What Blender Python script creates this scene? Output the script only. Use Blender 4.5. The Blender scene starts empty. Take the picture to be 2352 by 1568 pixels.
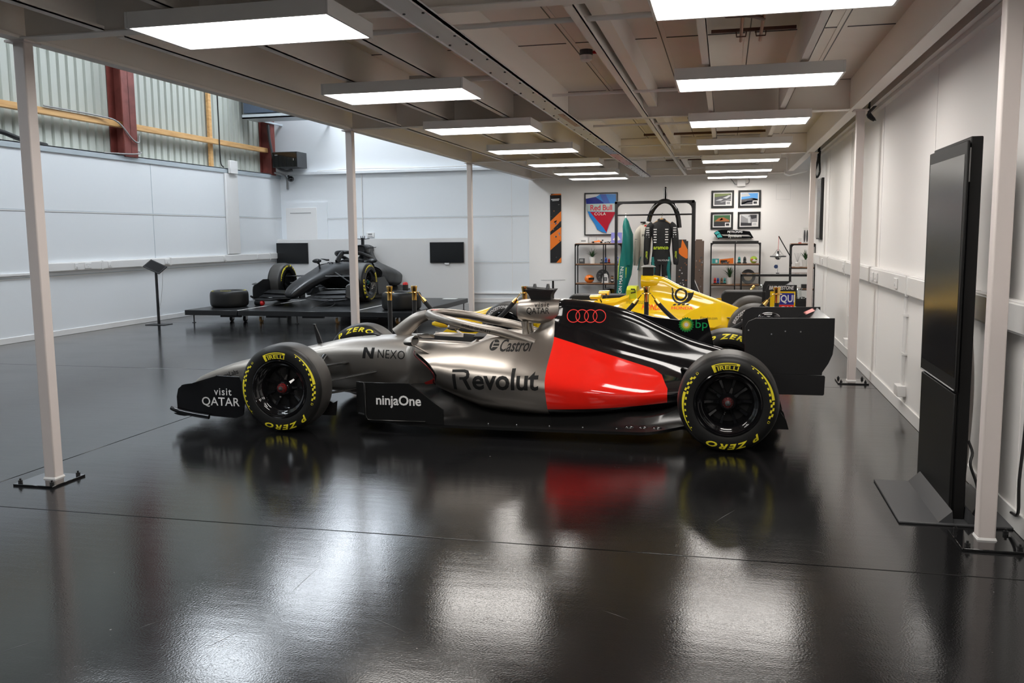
import bpy, bmesh, math, random
from math import sin, cos, pi, radians, sqrt, atan2
from mathutils import Vector, Matrix
from mathutils.bvhtree import BVHTree

random.seed(7)
SC = bpy.context.scene
COL = SC.collection

# ------------------------------------------------------------------ camera, view, world
cam_d = bpy.data.cameras.new('camera')
cam = bpy.data.objects.new('camera', cam_d)
COL.objects.link(cam)
F_PX, YAW, PITCH, ROLL, CAM_H = 2046.95, -0.2346634, 0.1194191, 0.0100525, 1.52
cam_d.sensor_fit = 'HORIZONTAL'
cam_d.sensor_width = 36.0
cam_d.lens = F_PX / 2352 * 36.0
cam_d.clip_start, cam_d.clip_end = 0.05, 200
_f = Vector((sin(YAW) * cos(PITCH), cos(YAW) * cos(PITCH), -sin(PITCH)))
_r0 = Vector((cos(YAW), -sin(YAW), 0))
_d0 = _f.cross(_r0)
_r = _r0 * cos(ROLL) + _d0 * sin(ROLL)
_d = -_r0 * sin(ROLL) + _d0 * cos(ROLL)
cam.matrix_world = Matrix(((_r.x, -_d.x, -_f.x, 0), (_r.y, -_d.y, -_f.y, 0), (_r.z, -_d.z, -_f.z, CAM_H), (0, 0, 0, 1)))
SC.camera = cam
SC.view_settings.view_transform = 'Standard'
SC.view_settings.look = 'None'
SC.view_settings.gamma = 1.0
SC.view_settings.use_curve_mapping = False
SC.view_settings.exposure = 0.12
world = bpy.data.worlds.new('world')
SC.world = world
world.use_nodes = True
world.node_tree.nodes['Background'].inputs[0].default_value = (0.72, 0.80, 0.9, 1)
world.node_tree.nodes['Background'].inputs[1].default_value = 0.05
SC.cycles.use_denoising = True
SC.cycles.max_bounces = 10
SC.cycles.diffuse_bounces = 8
SC.cycles.glossy_bounces = 6
SC.cycles.sample_clamp_indirect = 25.0
PANEL = 13.0          # radiance of the mezzanine's light panels

def area_lamp(name, loc, rot, sx, sy, power, color):
    d = bpy.data.lights.new(name, 'AREA')
    d.shape = 'RECTANGLE'
    d.size, d.size_y, d.energy, d.color = sx, sy, power, color
    o = bpy.data.objects.new(name, d)
    COL.objects.link(o)
    o.location, o.rotation_euler = loc, rot
    return o
# ------------------------------------------------------------------ materials
def mat(name, color, rough=0.5, metal=0.0, spec=0.5, coat=0.0, coat_r=0.03, trans=0.0, ior=1.45, emit=None, emit_s=0.0, sheen=0.0, aniso=0.0):
    m = bpy.data.materials.new(name)
    m.use_nodes = True
    b = m.node_tree.nodes['Principled BSDF']
    c = color if len(color) == 4 else (*color, 1)
    b.inputs['Base Color'].default_value = c
    b.inputs['Roughness'].default_value = rough
    b.inputs['Metallic'].default_value = metal
    b.inputs['Specular IOR Level'].default_value = spec
    b.inputs['Coat Weight'].default_value = coat
    b.inputs['Coat Roughness'].default_value = coat_r
    b.inputs['Transmission Weight'].default_value = trans
    b.inputs['IOR'].default_value = ior
    b.inputs['Sheen Weight'].default_value = sheen
    if aniso:
        b.inputs['Anisotropic'].default_value = aniso
    if emit:
        b.inputs['Emission Color'].default_value = (*emit, 1)
        b.inputs['Emission Strength'].default_value = emit_s
    return m
def nodes(m):
    return m.node_tree.nodes, m.node_tree.links, m.node_tree.nodes['Principled BSDF']
def math_n(N, L, op, a, b=None, clamp=False):
    n = N.new('ShaderNodeMath'); n.operation = op; n.use_clamp = clamp
    for i, v in enumerate((a, b)):
        if v is None: continue
        if isinstance(v, (int, float)): n.inputs[i].default_value = v
        else: L.new(v, n.inputs[i])
    return n.outputs[0]
def bump(m, scale, strength, dist=0.002, detail=2, coords='Object', stretch=(1, 1, 1)):
    N, L, b = nodes(m)
    t = N.new('ShaderNodeTexCoord'); mp = N.new('ShaderNodeMapping'); mp.inputs['Scale'].default_value = stretch
    L.new(t.outputs[coords], mp.inputs[0])
    n = N.new('ShaderNodeTexNoise'); n.inputs['Scale'].default_value = scale; n.inputs['Detail'].default_value = detail
    L.new(mp.outputs[0], n.inputs['Vector'])
    bp = N.new('ShaderNodeBump'); bp.inputs['Strength'].default_value = strength; bp.inputs['Distance'].default_value = dist
    L.new(n.outputs['Fac'], bp.inputs['Height']); L.new(bp.outputs[0], b.inputs['Normal'])
    return n
def vary(m, c1, c2, scale, lo=0.4, hi=0.6, stretch=(1, 1, 1), detail=4):
    N, L, b = nodes(m)
    t = N.new('ShaderNodeTexCoord'); mp = N.new('ShaderNodeMapping'); mp.inputs['Scale'].default_value = stretch
    L.new(t.outputs['Object'], mp.inputs[0])
    n = N.new('ShaderNodeTexNoise'); n.inputs['Scale'].default_value = scale; n.inputs['Detail'].default_value = detail
    L.new(mp.outputs[0], n.inputs['Vector'])
    r = N.new('ShaderNodeValToRGB')
    r.color_ramp.elements[0].position, r.color_ramp.elements[1].position = lo, hi
    r.color_ramp.elements[0].color, r.color_ramp.elements[1].color = (*c1, 1), (*c2, 1)
    L.new(n.outputs['Fac'], r.inputs[0]); L.new(r.outputs[0], b.inputs['Base Color'])

M = {}
M['wall'] = mat('white_wall_paint', (0.88, 0.862, 0.845), 0.6); bump(M['wall'], 180, 0.06)
M['clad'] = mat('white_cladding_panel', (0.83, 0.86, 0.89), 0.35); bump(M['clad'], 1.2, 0.1, 0.02)
M['white'] = mat('white_plastic', (0.82, 0.81, 0.80), 0.35)
M['post'] = mat('cream_steel_paint', (0.72, 0.655, 0.63), 0.42); bump(M['post'], 60, 0.05)
M['deck'] = mat('mezzanine_soffit_paint', (0.86, 0.81, 0.75), 0.6); vary(M['deck'], (0.83, 0.78, 0.72), (0.89, 0.845, 0.79), 1.1, 0.3, 0.7)
M['steel'] = mat('painted_joist_steel', (0.87, 0.83, 0.785), 0.5)
M['galv'] = mat('galvanised_steel', (0.72, 0.73, 0.75), 0.5, 0.45); bump(M['galv'], 30, 0.06)
M['zinc'] = mat('zinc_trim', (0.50, 0.56, 0.60), 0.45, 0.2)
M['dark_gap'] = mat('dark_gap', (0.03, 0.028, 0.027), 0.9)
M['hall_diffuser'] = mat('lit_hall_diffuser', (1, 1, 1), 0.5, emit=(0.86, 0.93, 1.0), emit_s=22.0)
M['rooflight'] = mat('translucent_rooflight', (0.9, 0.9, 0.9), 0.6, emit=(0.86, 0.93, 1.0), emit_s=0.45)
M['diffuser'] = mat('lit_diffuser', (1, 1, 1), 0.5, emit=(1.0, 0.955, 0.90), emit_s=PANEL)
M['lamp_frame'] = mat('lamp_frame_white', (0.78, 0.77, 0.76), 0.45)
M['kiosk'] = mat('kiosk_black', (0.008, 0.008, 0.008), 0.55, spec=0.25)
M['black'] = mat('black_satin', (0.012, 0.012, 0.013), 0.42)
M['black_gloss'] = mat('black_gloss', (0.006, 0.006, 0.007), 0.08, coat=0.6)
M['black_matt'] = mat('black_matt', (0.015, 0.015, 0.016), 0.7)
M['carbon'] = mat('carbon_satin', (0.009, 0.009, 0.009), 0.26, spec=0.5); bump(M['carbon'], 400, 0.03)
M['rubber'] = mat('tyre_rubber', (0.011, 0.011, 0.011), 0.42, spec=0.45)
M['tread'] = mat('tyre_tread_rubber', (0.050, 0.047, 0.044), 0.50, spec=0.6); bump(M['tread'], 90, 0.12)
M['tyre_yellow'] = mat('tyre_yellow_print', (0.92, 0.79, 0.035), 0.5)
M['brass'] = mat('polished_brass', (0.80, 0.52, 0.16), 0.14, 1.0)
M['chrome'] = mat('chrome', (0.75, 0.75, 0.75), 0.1, 1.0)
M['alu'] = mat('machined_aluminium', (0.55, 0.55, 0.56), 0.3, 1.0)
M['print_white'] = mat('white_print', (0.80, 0.79, 0.78), 0.5)
M['print_black'] = mat('black_print', (0.009, 0.009, 0.009), 0.5, spec=0.25)
M['red_print'] = mat('red_print', (0.80, 0.015, 0.015), 0.4)
M['red'] = mat('red_plastic', (0.55, 0.012, 0.012), 0.4)
M['yellow'] = mat('yellow_gloss_paint', (0.86, 0.56, 0.008), 0.22, coat=0.8)
M['glass'] = mat('clear_glass', (0.93, 0.96, 0.95), 0.02, trans=1.0, ior=1.25)
M['screen'] = mat('screen_glass', (0.012, 0.012, 0.013), 0.2, spec=0.75)
M['tv'] = mat('tv_screen', (0.008, 0.009, 0.010), 0.25)
M['wood'] = mat('oak_shelf_wood', (0.24, 0.12, 0.06), 0.45); vary(M['wood'], (0.18, 0.085, 0.04), (0.32, 0.17, 0.09), 6, 0.35, 0.65, (1, 8, 8))
M['pine'] = mat('pine_timber', (0.62, 0.36, 0.14), 0.6); vary(M['pine'], (0.55, 0.30, 0.11), (0.72, 0.44, 0.19), 4, 0.3, 0.7, (6, 0.6, 6))
M['oxide'] = mat('red_oxide_steel', (0.16, 0.035, 0.028), 0.55); vary(M['oxide'], (0.13, 0.028, 0.022), (0.20, 0.05, 0.04), 3)
M['corr'] = mat('corrugated_sheet', (0.44, 0.465, 0.425), 0.45)
M['leaf'] = mat('plant_leaf', (0.035, 0.11, 0.03), 0.5)
M['pot'] = mat('white_pot', (0.78, 0.77, 0.75), 0.4)
M['rope'] = mat('black_velvet', (0.008, 0.008, 0.009), 0.9, sheen=0.3)
M['copper'] = mat('copper_pipe', (0.50, 0.26, 0.17), 0.35, 1.0)
M['bronze'] = mat('brown_pipe', (0.10, 0.045, 0.03), 0.5)
M['orange'] = mat('papaya_orange', (0.85, 0.20, 0.02), 0.35, coat=0.3)
M['teal'] = mat('teal_fabric', (0.0, 0.145, 0.125), 0.55); bump(M['teal'], 25, 0.35, 0.01)
M['cream'] = mat('cream_fabric', (0.66, 0.61, 0.53), 0.7); bump(M['cream'], 22, 0.35, 0.01)
M['black_fabric'] = mat('black_fabric', (0.014, 0.014, 0.015), 0.7); bump(M['black_fabric'], 22, 0.3, 0.01)
M['lime'] = mat('lime_print', (0.62, 0.80, 0.03), 0.5)
M['teal_print'] = mat('teal_print', (0.0, 0.16, 0.15), 0.5)
M['lav'] = mat('stage_board', (0.011, 0.0115, 0.0125), 0.30); bump(M['lav'], 50, 0.05)
M['grey'] = mat('grey_plastic', (0.30, 0.30, 0.30), 0.45)
M['dgrey'] = mat('dark_grey', (0.06, 0.062, 0.066), 0.45)
M['lime_foam'] = mat('lime_headrest', (0.62, 0.68, 0.02), 0.4)
M['blue'] = mat('blue_print', (0.03, 0.10, 0.45), 0.4)
M['green'] = mat('green_print', (0.0, 0.26, 0.06), 0.4)
M['teal_box'] = mat('teal_box', (0.05, 0.36, 0.36), 0.5)
M['perspex'] = mat('perspex', (0.9, 0.9, 0.9), 0.03, trans=0.95, ior=1.15)

# ------------------------------------------------------------------ mesh builder
class MB:
    def __init__(s):
        s.v, s.f, s.m, s.mats = [], [], [], []
    def mi(s, m):
        m = M[m] if isinstance(m, str) else m
        if m not in s.mats: s.mats.append(m)
        return s.mats.index(m)
    def add(s, vs, fs, m, X=None):
        k, i = len(s.v), s.mi(m)
        for p in vs:
            p = Vector(p)
            s.v.append(X @ p if X is not None else p)
        for f in fs:
            s.f.append([k + a for a in f]); s.m.append(i)
        return s
    def box(s, x0, x1, y0, y1, z0, z1, m, X=None):
        vs = [(x, y, z) for x in (x0, x1) for y in (y0, y1) for z in (z0, z1)]
        fs = [(0, 1, 3, 2), (4, 6, 7, 5), (0, 4, 5, 1), (2, 3, 7, 6), (0, 2, 6, 4), (1, 5, 7, 3)]
        return s.add(vs, fs, m, X)
    def cbox(s, c, d, m, X=None):
        return s.box(c[0] - d[0] / 2, c[0] + d[0] / 2, c[1] - d[1] / 2, c[1] + d[1] / 2, c[2] - d[2] / 2, c[2] + d[2] / 2, m, X)
    def prism(s, poly, axis, a, b, m, X=None, taper=None):
        # polygon in the plane normal to axis ('x': (y,z), 'y': (x,z), 'z': (x,y)), from a to b
        def P(p, t):
            return {'x': (t, p[0], p[1]), 'y': (p[0], t, p[1]), 'z': (p[0], p[1], t)}[axis]
        n = len(poly); q = taper or poly
        vs = [P(p, a) for p in poly] + [P(p, b) for p in q]
        fs = [tuple(range(n))[::-1], tuple(range(n, 2 * n))] + [(i, (i + 1) % n, n + (i + 1) % n, n + i) for i in range(n)]
        return s.add(vs, fs, m, X)
    def cyl(s, p0, p1, r0, m, r1=None, n=20, X=None, caps=True):
        p0, p1 = Vector(p0), Vector(p1); r1 = r0 if r1 is None else r1
        d = (p1 - p0).normalized(); u = d.orthogonal().normalized(); w = d.cross(u)
        vs, fs = [], []
        for p, r in ((p0, r0), (p1, r1)):
            for i in range(n):
                a = 2 * pi * i / n
                vs.append(p + (u * cos(a) + w * sin(a)) * r)
        fs = [(i, (i + 1) % n, n + (i + 1) % n, n + i) for i in range(n)]
        if caps: fs += [tuple(range(n))[::-1], tuple(range(n, 2 * n))]
        return s.add(vs, fs, m, X)
    def tube(s, pts, r, m, n=8, X=None, closed=False, flat=None, caps=True):
        pts = [Vector(p) for p in pts]; N = len(pts)
        rs = r if isinstance(r, (list, tuple)) else [r] * N
        vs, fs = [], []; u = None
        for i, p in enumerate(pts):
            a = pts[(i - 1) % N] if (closed or i > 0) else p
            b = pts[(i + 1) % N] if (closed or i < N - 1) else p
            d = (b - a).normalized()
            if u is None:
                u = d.cross(Vector((0, 0, 1)))
                if u.length < 0.1: u = d.cross(Vector((0, 1, 0)))
            u = (u - d * u.dot(d)).normalized(); w = d.cross(u)
            fx, fy = flat[i] if isinstance(flat, list) else (flat or (1, 1))
            for k in range(n):
                t = 2 * pi * k / n
                vs.append(p + (u * cos(t) * fx + w * sin(t) * fy) * rs[i])
        for i in range(N if closed else N - 1):
            for k in range(n):
                j = (i + 1) % N
                fs.append((i * n + k, i * n + (k + 1) % n, j * n + (k + 1) % n, j * n + k))
        if caps and not closed:
            fs += [tuple(range(n))[::-1], tuple(range((N - 1) * n, N * n))]
        return s.add(vs, fs, m, X)
    def lathe(s, prof, m, n=32, X=None, ms=None, a0=0, a1=2 * pi):
        # profile of (r, z) about the z axis; ms: material per segment
        full = abs(a1 - a0 - 2 * pi) < 1e-6
        k = n if full else n + 1
        vs = [(r * cos(a0 + (a1 - a0) * i / n), r * sin(a0 + (a1 - a0) * i / n), z) for r, z in prof for i in range(k)]
        for j in range(len(prof) - 1):
            fs = [(j * k + i, j * k + (i + 1) % k, (j + 1) * k + (i + 1) % k, (j + 1) * k + i) for i in range(n)]
            if j == 0: base = len(s.v); s.add(vs, fs, ms[0] if ms else m, X)
            else:
                q = s.mi(ms[j] if ms else m)
                for f in fs: s.f.append([base + a for a in f]); s.m.append(q)
        return s
    def loft(s, secs, m, closed=True, cap0=True, cap1=True, X=None):
        n = len(secs[0]); vs = [p for sec in secs for p in sec]; fs = []
        for i in range(len(secs) - 1):
            for k in range(n if closed else n - 1):
                fs.append((i * n + k, i * n + (k + 1) % n, (i + 1) * n + (k + 1) % n, (i + 1) * n + k))
        if closed and cap0: fs.append(tuple(range(n))[::-1])
        if closed and cap1: fs.append(tuple(range((len(secs) - 1) * n, len(secs) * n)))
        return s.add(vs, fs, m, X)
    def sphere(s, c, r, m, n=16, k=10, sc=(1, 1, 1), X=None):
        vs = [(c[0], c[1], c[2] + r * sc[2])]
        for j in range(1, k):
            t = pi * j / k
            vs += [(c[0] + r * sc[0] * sin(t) * cos(2 * pi * i / n), c[1] + r * sc[1] * sin(t) * sin(2 * pi * i / n), c[2] + r * sc[2] * cos(t)) for i in range(n)]
        vs.append((c[0], c[1], c[2] - r * sc[2]))
        fs = [(0, 1 + i, 1 + (i + 1) % n) for i in range(n)]
        for j in range(k - 2):
            a, b = 1 + j * n, 1 + (j + 1) * n
            fs += [(a + i, b + i, b + (i + 1) % n, a + (i + 1) % n) for i in range(n)]
        a = 1 + (k - 2) * n
        fs += [(a + i, len(vs) - 1, a + (i + 1) % n) for i in range(n)]
        return s.add(vs, fs, m, X)
    def text(s, txt, size, m, place, grid=None, **kw):
        vs, fs = text_mesh(txt, size, grid=grid, **kw)
        return s.add([place(u, v) for u, v in vs], fs, m)
    def flat(s, poly, m, place, grid=None):
        # a flat 2D outline mapped by place(u, v)
        vs, fs = cut_grid([(p[0], p[1]) for p in poly], [tuple(range(len(poly)))], grid) if grid else (poly, [tuple(range(len(poly)))])
        return s.add([place(u, v) for u, v in vs], fs, m)
    def bvh(s):
        return BVHTree.FromPolygons([tuple(p) for p in s.v], s.f)
    def obj(s, name, parent=None, loc=None, sharp=35, bev=0.0, seg=1, label=None, weld=True, solid=0):
        me = bpy.data.meshes.new(name)
        me.from_pydata([tuple(p) for p in s.v], [], s.f)
        for q in s.mats: me.materials.append(q)
        me.polygons.foreach_set('material_index', s.m)
        me.polygons.foreach_set('use_smooth', [True] * len(s.f))
        me.update()
        if weld:
            bm = bmesh.new(); bm.from_mesh(me)
            bmesh.ops.recalc_face_normals(bm, faces=bm.faces)
            bm.to_mesh(me); bm.free()
        me.set_sharp_from_angle(angle=radians(sharp))
        o = bpy.data.objects.new(name, me)
        COL.objects.link(o)
        if parent is not None: o.parent = parent
        if loc is not None: o.location = loc
        if bev:
            b = o.modifiers.new('edge', 'BEVEL'); b.width = bev; b.segments = seg; b.limit_method = 'ANGLE'; b.angle_limit = radians(40)
            b.harden_normals = False
        if label: o['label'] = label
        return o

def cut_grid(vs, fs, g):
    bm = bmesh.new()
    bv = [bm.verts.new((p[0], p[1], 0)) for p in vs]
    for f in fs:
        try: bm.faces.new([bv[i] for i in f])
        except ValueError: pass
    for ax in (0, 1):
        c = [p[ax] for p in vs]; a = math.floor(min(c) / g) * g + g
        while a < max(c):
            bmesh.ops.bisect_plane(bm, geom=bm.verts[:] + bm.edges[:] + bm.faces[:], plane_co=(a, 0, 0) if ax == 0 else (0, a, 0), plane_no=(1, 0, 0) if ax == 0 else (0, 1, 0))
            a += g
    bm.verts.index_update()
    out = [(v.co.x, v.co.y) for v in bm.verts], [tuple(v.index for v in f.verts) for f in bm.faces]
    bm.free()
    return out
_tc = {}
def text_mesh(txt, size, bold=0.0, shear=0.0, space=1.0, align='CENTER', wx=1.0, grid=None, fit=None):
    # fit=(width, height): the lettering's own outline is scaled to that size and centred
    key = (txt, size, bold, shear, space, align, wx, grid, fit)
    if key in _tc: return _tc[key]
    c = bpy.data.curves.new('lettering', 'FONT')
    c.body = txt; c.size = size; c.shear = shear; c.offset = bold * size; c.space_character = space
    c.align_x = align; c.align_y = 'CENTER'; c.resolution_u = 3; c.fill_mode = 'FRONT'
    o = bpy.data.objects.new('lettering', c)
    me = bpy.data.meshes.new_from_object(o)
    vs = [(v.co.x * wx, v.co.y) for v in me.vertices]; fs = [tuple(p.vertices) for p in me.polygons]
    bpy.data.objects.remove(o); bpy.data.curves.remove(c); bpy.data.meshes.remove(me)
    if fit:
        x0, x1 = min(v[0] for v in vs), max(v[0] for v in vs); y0, y1 = min(v[1] for v in vs), max(v[1] for v in vs)
        vs = [((x - (x0 + x1) / 2) * fit[0] / (x1 - x0), (y - (y0 + y1) / 2) * fit[1] / (y1 - y0)) for x, y in vs]
    if grid: vs, fs = cut_grid(vs, fs, grid)
    _tc[key] = (vs, fs)
    return vs, fs

# ------------------------------------------------------------------ scene tree helpers
def tag(o, label, cat, group=None):
    o['label'] = label; o['category'] = cat
    if group: o['group'] = group
    return o
def thing(name, label, cat, loc=(0, 0, 0), rz=0.0, group=None, scale=None):
    o = bpy.data.objects.new(name, None)
    o.empty_display_size = 0.1
    COL.objects.link(o)
    o.location = loc; o.rotation_euler = (0, 0, rz)
    if scale: o.scale = (scale,) * 3
    return tag(o, label, cat, group)
def struct(name, mb, **kw):
    o = mb.obj(name, **kw); o['kind'] = 'structure'
    return o
def dup(root, loc, rz=None, label=None, group=None):
    r = root.copy(); COL.objects.link(r); r.location = loc
    if rz is not None: r.rotation_euler = (0, 0, rz)
    if label: r['label'] = label
    if group: r['group'] = group
    for ch in list(root.children):
        c = ch.copy(); COL.objects.link(c); c.parent = r
        for g in list(ch.children):
            d = g.copy(); COL.objects.link(d); d.parent = c
    return r
def lerp(a, b, t): return a + (b - a) * t
def spline(pts, n):
    # Catmull-Rom through the points, n samples per span
    P = [Vector(p) for p in pts]; out = []
    for i in range(len(P) - 1):
        p0 = P[i - 1] if i else P[0] * 2 - P[1]
        p1, p2 = P[i], P[i + 1]
        p3 = P[i + 2] if i + 2 < len(P) else P[-1] * 2 - P[-2]
        for k in range(n):
            t = k / n
            out.append(0.5 * ((2 * p1) + (p2 - p0) * t + (2 * p0 - 5 * p1 + 4 * p2 - p3) * t * t + (3 * p1 - p0 - 3 * p2 + p3) * t ** 3))
    out.append(P[-1].copy())
    return out
def rrect(x0, x1, z0, z1, r, n=4):
    out = []
    for cx, cz, a in ((x1 - r, z0 + r, -pi / 2), (x1 - r, z1 - r, 0), (x0 + r, z1 - r, pi / 2), (x0 + r, z0 + r, pi)):
        out += [(cx + r * cos(a + pi / 2 * i / n), cz + r * sin(a + pi / 2 * i / n)) for i in range(n + 1)]
    return out
# ------------------------------------------------------------------ floor
mf = mat('black_epoxy_floor', (0.008, 0.008, 0.0085), 0.12, spec=0.56)
N, L, b = nodes(mf)
tc = N.new('ShaderNodeTexCoord')
n1 = N.new('ShaderNodeTexNoise'); n1.inputs['Scale'].default_value = 120; n1.inputs['Detail'].default_value = 2
n2 = N.new('ShaderNodeTexNoise'); n2.inputs['Scale'].default_value = 1.3; n2.inputs['Detail'].default_value = 5
n3 = N.new('ShaderNodeTexNoise'); n3.inputs['Scale'].default_value = 9; n3.inputs['Detail'].default_value = 3
mp = N.new('ShaderNodeMapping'); mp.inputs['Scale'].default_value = (0.35, 1.6, 1)
L.new(tc.outputs['Object'], n1.inputs['Vector']); L.new(tc.outputs['Object'], n2.inputs['Vector'])
L.new(tc.outputs['Object'], mp.inputs[0]); L.new(mp.outputs[0], n3.inputs['Vector'])
rr = N.new('ShaderNodeMapRange'); rr.inputs['From Min'].default_value = 0.3; rr.inputs['From Max'].default_value = 0.7
rr.inputs['To Min'].default_value = 0.10; rr.inputs['To Max'].default_value = 0.16
L.new(n2.outputs['Fac'], rr.inputs['Value']); L.new(rr.outputs[0], b.inputs['Roughness'])
hgt = math_n(N, L, 'ADD', math_n(N, L, 'MULTIPLY', n1.outputs['Fac'], 0.9), math_n(N, L, 'MULTIPLY', n3.outputs['Fac'], 1.2))
bp = N.new('ShaderNodeBump'); bp.inputs['Strength'].default_value = 0.28; bp.inputs['Distance'].default_value = 0.0014
L.new(hgt, bp.inputs['Height']); L.new(bp.outputs[0], b.inputs['Normal'])
# scattered pale paint specks
vo = N.new('ShaderNodeTexVoronoi'); vo.inputs['Scale'].default_value = 13
L.new(tc.outputs['Object'], vo.inputs['Vector'])
n4 = N.new('ShaderNodeTexNoise'); n4.inputs['Scale'].default_value = 2.3
L.new(tc.outputs['Object'], n4.inputs['Vector'])
th = math_n(N, L, 'MULTIPLY', math_n(N, L, 'SUBTRACT', n4.outputs['Fac'], 0.42), 0.22)
spk = math_n(N, L, 'LESS_THAN', vo.outputs['Distance'], th)
mx = N.new('ShaderNodeMix'); mx.data_type = 'RGBA'
mx.inputs['A'].default_value = (0.008, 0.008, 0.0085, 1); mx.inputs['B'].default_value = (0.20, 0.19, 0.18, 1)
L.new(spk, mx.inputs['Factor']); L.new(mx.outputs['Result'], b.inputs['Base Color'])
# the slab: bays separated by saw-cut joints
fl = MB()
xs, ys, g = [-10.6, -4.43, 3.0], [-5.5, 4.15, 9.12, 14.2, 20.2], 0.004
fl.box(-10.6, 3.0, -5.5, 20.2, -0.2, -0.012, 'dark_gap')
for i in range(len(xs) - 1):
    for j in range(len(ys) - 1):
        fl.box(xs[i] + g, xs[i + 1] - g, ys[j] + g, ys[j + 1] - g, -0.1, 0.0, mf)
SCR = ((-2.220,2.896,-2.170,2.988), (-1.788,3.336,-1.804,3.667), (-1.375,3.012,-1.203,3.095), (-1.410,3.222,-1.156,3.086), (-1.207,2.945,-0.965,2.877), (-1.865,2.785,-1.802,2.986), (0.118,3.912,0.263,4.021), (-0.032,4.676,0.083,4.929), (-0.466,3.458,-0.335,3.381), (0.422,4.356,0.505,4.295), (-2.591,2.617,-2.522,2.734), (-1.243,4.008,-1.094,3.943))
msc = mat('floor_scratch', (0.10, 0.10, 0.10), 0.5)
for x0, y0, x1, y1 in SCR:
    n = Vector((y0 - y1, x1 - x0, 0)).normalized() * 0.0013; d_ = Vector((x1 - x0, y1 - y0, 0)); p = Vector((x0, y0, 0.0004))
    fl.add([p, p + d_ * 0.5 + n * 3, p + d_, p + d_ * 0.5 + n], [(0, 1, 2, 3)], msc)
struct('floor', fl, bev=0.002)

# ------------------------------------------------------------------ walls
XL, XR, YB, YS = -10.2, 1.468, 19.4, -5.0
w = MB()
w.box(XR, XR + 0.2, YS, 15.6, 0, 2.78, 'wall').box(XR, XR + 0.2, YS, 15.6, 2.78, 6.6, 'clad')
w.box(1.75, 1.95, 15.6, YB, 0, 6.6, 'wall').box(XR + 0.2, 1.95, 15.5, 15.6, 0, 6.6, 'wall')
for y in (0.2, 4.9, 7.1, 9.33, 11.6, 13.9):
    w.box(XR - 0.004, XR + 0.01, y, y + 0.035, 0.1, 2.72, 'wall')
struct('wall_right', w)
w = MB(); w.box(XR - 0.05, XR, YS, 15.6, 2.70, 2.735, 'wall').box(XR - 0.09, XR, YS, 15.6, 2.735, 2.80, 'lamp_frame')
o = struct('trim_1', w)
w = MB(); w.box(XR - 0.014, XR, YS, 15.6, 0, 0.105, 'white').box(1.73, 1.75, 15.6, YB, 0, 0.105, 'white')
struct('baseboard_right', w, bev=0.004)

w = MB()
w.box(XL - 0.12, XL, YS, YB, 0, 2.94, 'clad')
for z in (0.945, 1.957):
    w.box(XL - 0.0005, XL + 0.003, YS, YB, z, z + 0.012, 'zinc'); w.box(XL, XL + 0.006, YS, YB, z - 0.014, z, 'white')
for y in (-0.5, 4.5, 9.5, 14.5):
    w.box(XL, XL + 0.003, y, y + 0.012, 0.1, 2.87, 'zinc')
struct('wall_left', w)
w = MB(); w.box(XL - 0.3, XL + 0.02, YS, YB, 2.94, 2.955, 'white').box(XL, XL + 0.02, YS, YB, 2.862, 2.957, 'zinc')
struct('trim_2', w)
w = MB(); w.box(XL, XL + 0.014, YS, YB, 0, 0.09, 'white')
struct('baseboard_left', w, bev=0.004)
# corrugated outer sheet above the lining
c = []; y = YS; p = 0.203
while y < YB + 0.3:
    for dy, dx in ((0, 0), (0.128, 0), (0.142, -0.04), (0.190, -0.04)): c.append((-10.46 + dx, y + dy))
    y += p
w = MB(); w.loft([[(x, yy, 2.7) for x, yy in c], [(x, yy, 6.6) for x, yy in c]], 'corr', closed=False)
struct('wall_left_cladding', w, sharp=20)

w = MB()
w.box(XL - 0.4, -4.22, YB, YB + 0.12, 0, 2.96, 'clad')
w.box(XL - 0.4, 2.2, YB + 0.05, YB + 0.2, 2.9, 6.6, 'clad')
for z in (0.905, 1.93):
    w.box(-9.02, -4.22, YB - 0.003, YB, z, z + 0.012, 'zinc'); w.box(-9.02, -4.22, YB - 0.006, YB, z - 0.014, z, 'white')
for x in (-4.62,):
    w.box(x, x + 0.012, YB - 0.003, YB, 0.23, 2.9, 'white')
w.box(-4.22, 2.0, YB - 0.03, YB + 0.1, 0, 3.05, 'wall')
struct('wall_back', w)
w = MB(); w.box(XL, -4.2, YB - 0.10, YB + 0.05, 2.945, 3.0, 'clad').box(XL, -4.2, YB - 0.04, YB, 0.2, 0.225, 'white')
struct('trim_3', w)
w = MB(); w.box(XL, -4.22, YB - 0.016, YB, 0, 0.1, 'white').box(-4.22, 1.75, YB - 0.046, YB - 0.03, 0, 0.1, 'white')
struct('baseboard_back', w, bev=0.004)
w = MB(); w.box(-10.8, 3.0, YS - 0.2, YS, 0, 6.6, 'dgrey'); struct('wall_front', w)
w = MB(); w.box(-11, 3.0, YS, YB + 0.3, 6.6, 6.75, 'clad'); struct('ceiling_hall', w)
for k, y in enumerate((2.0, 7.5, 13.0)):
    w = MB(); w.box(-9.9, -5.2, y, y + 4.9, 6.57, 6.6, 'rooflight'); struct('window_%d' % (k + 1), w)
# door in the back wall
d = MB(); d.prism([(-10.12, 0), (-10.12, 2.31), (-9.02, 2.31), (-9.02, 0)], 'y', YB - 0.03, YB, 'clad')
o = struct('door_1', d)
q = MB(); q.box(-10.06, -9.28, YB - 0.045, YB - 0.03, 0.02, 2.19, 'white'); q.obj('door_leaf', parent=o, bev=0.004)
q = MB(); q.box(-9.95, -9.42, YB - 0.05, YB - 0.045, 2.06, 2.075, 'grey'); q.obj('door_trim', parent=o)
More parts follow.
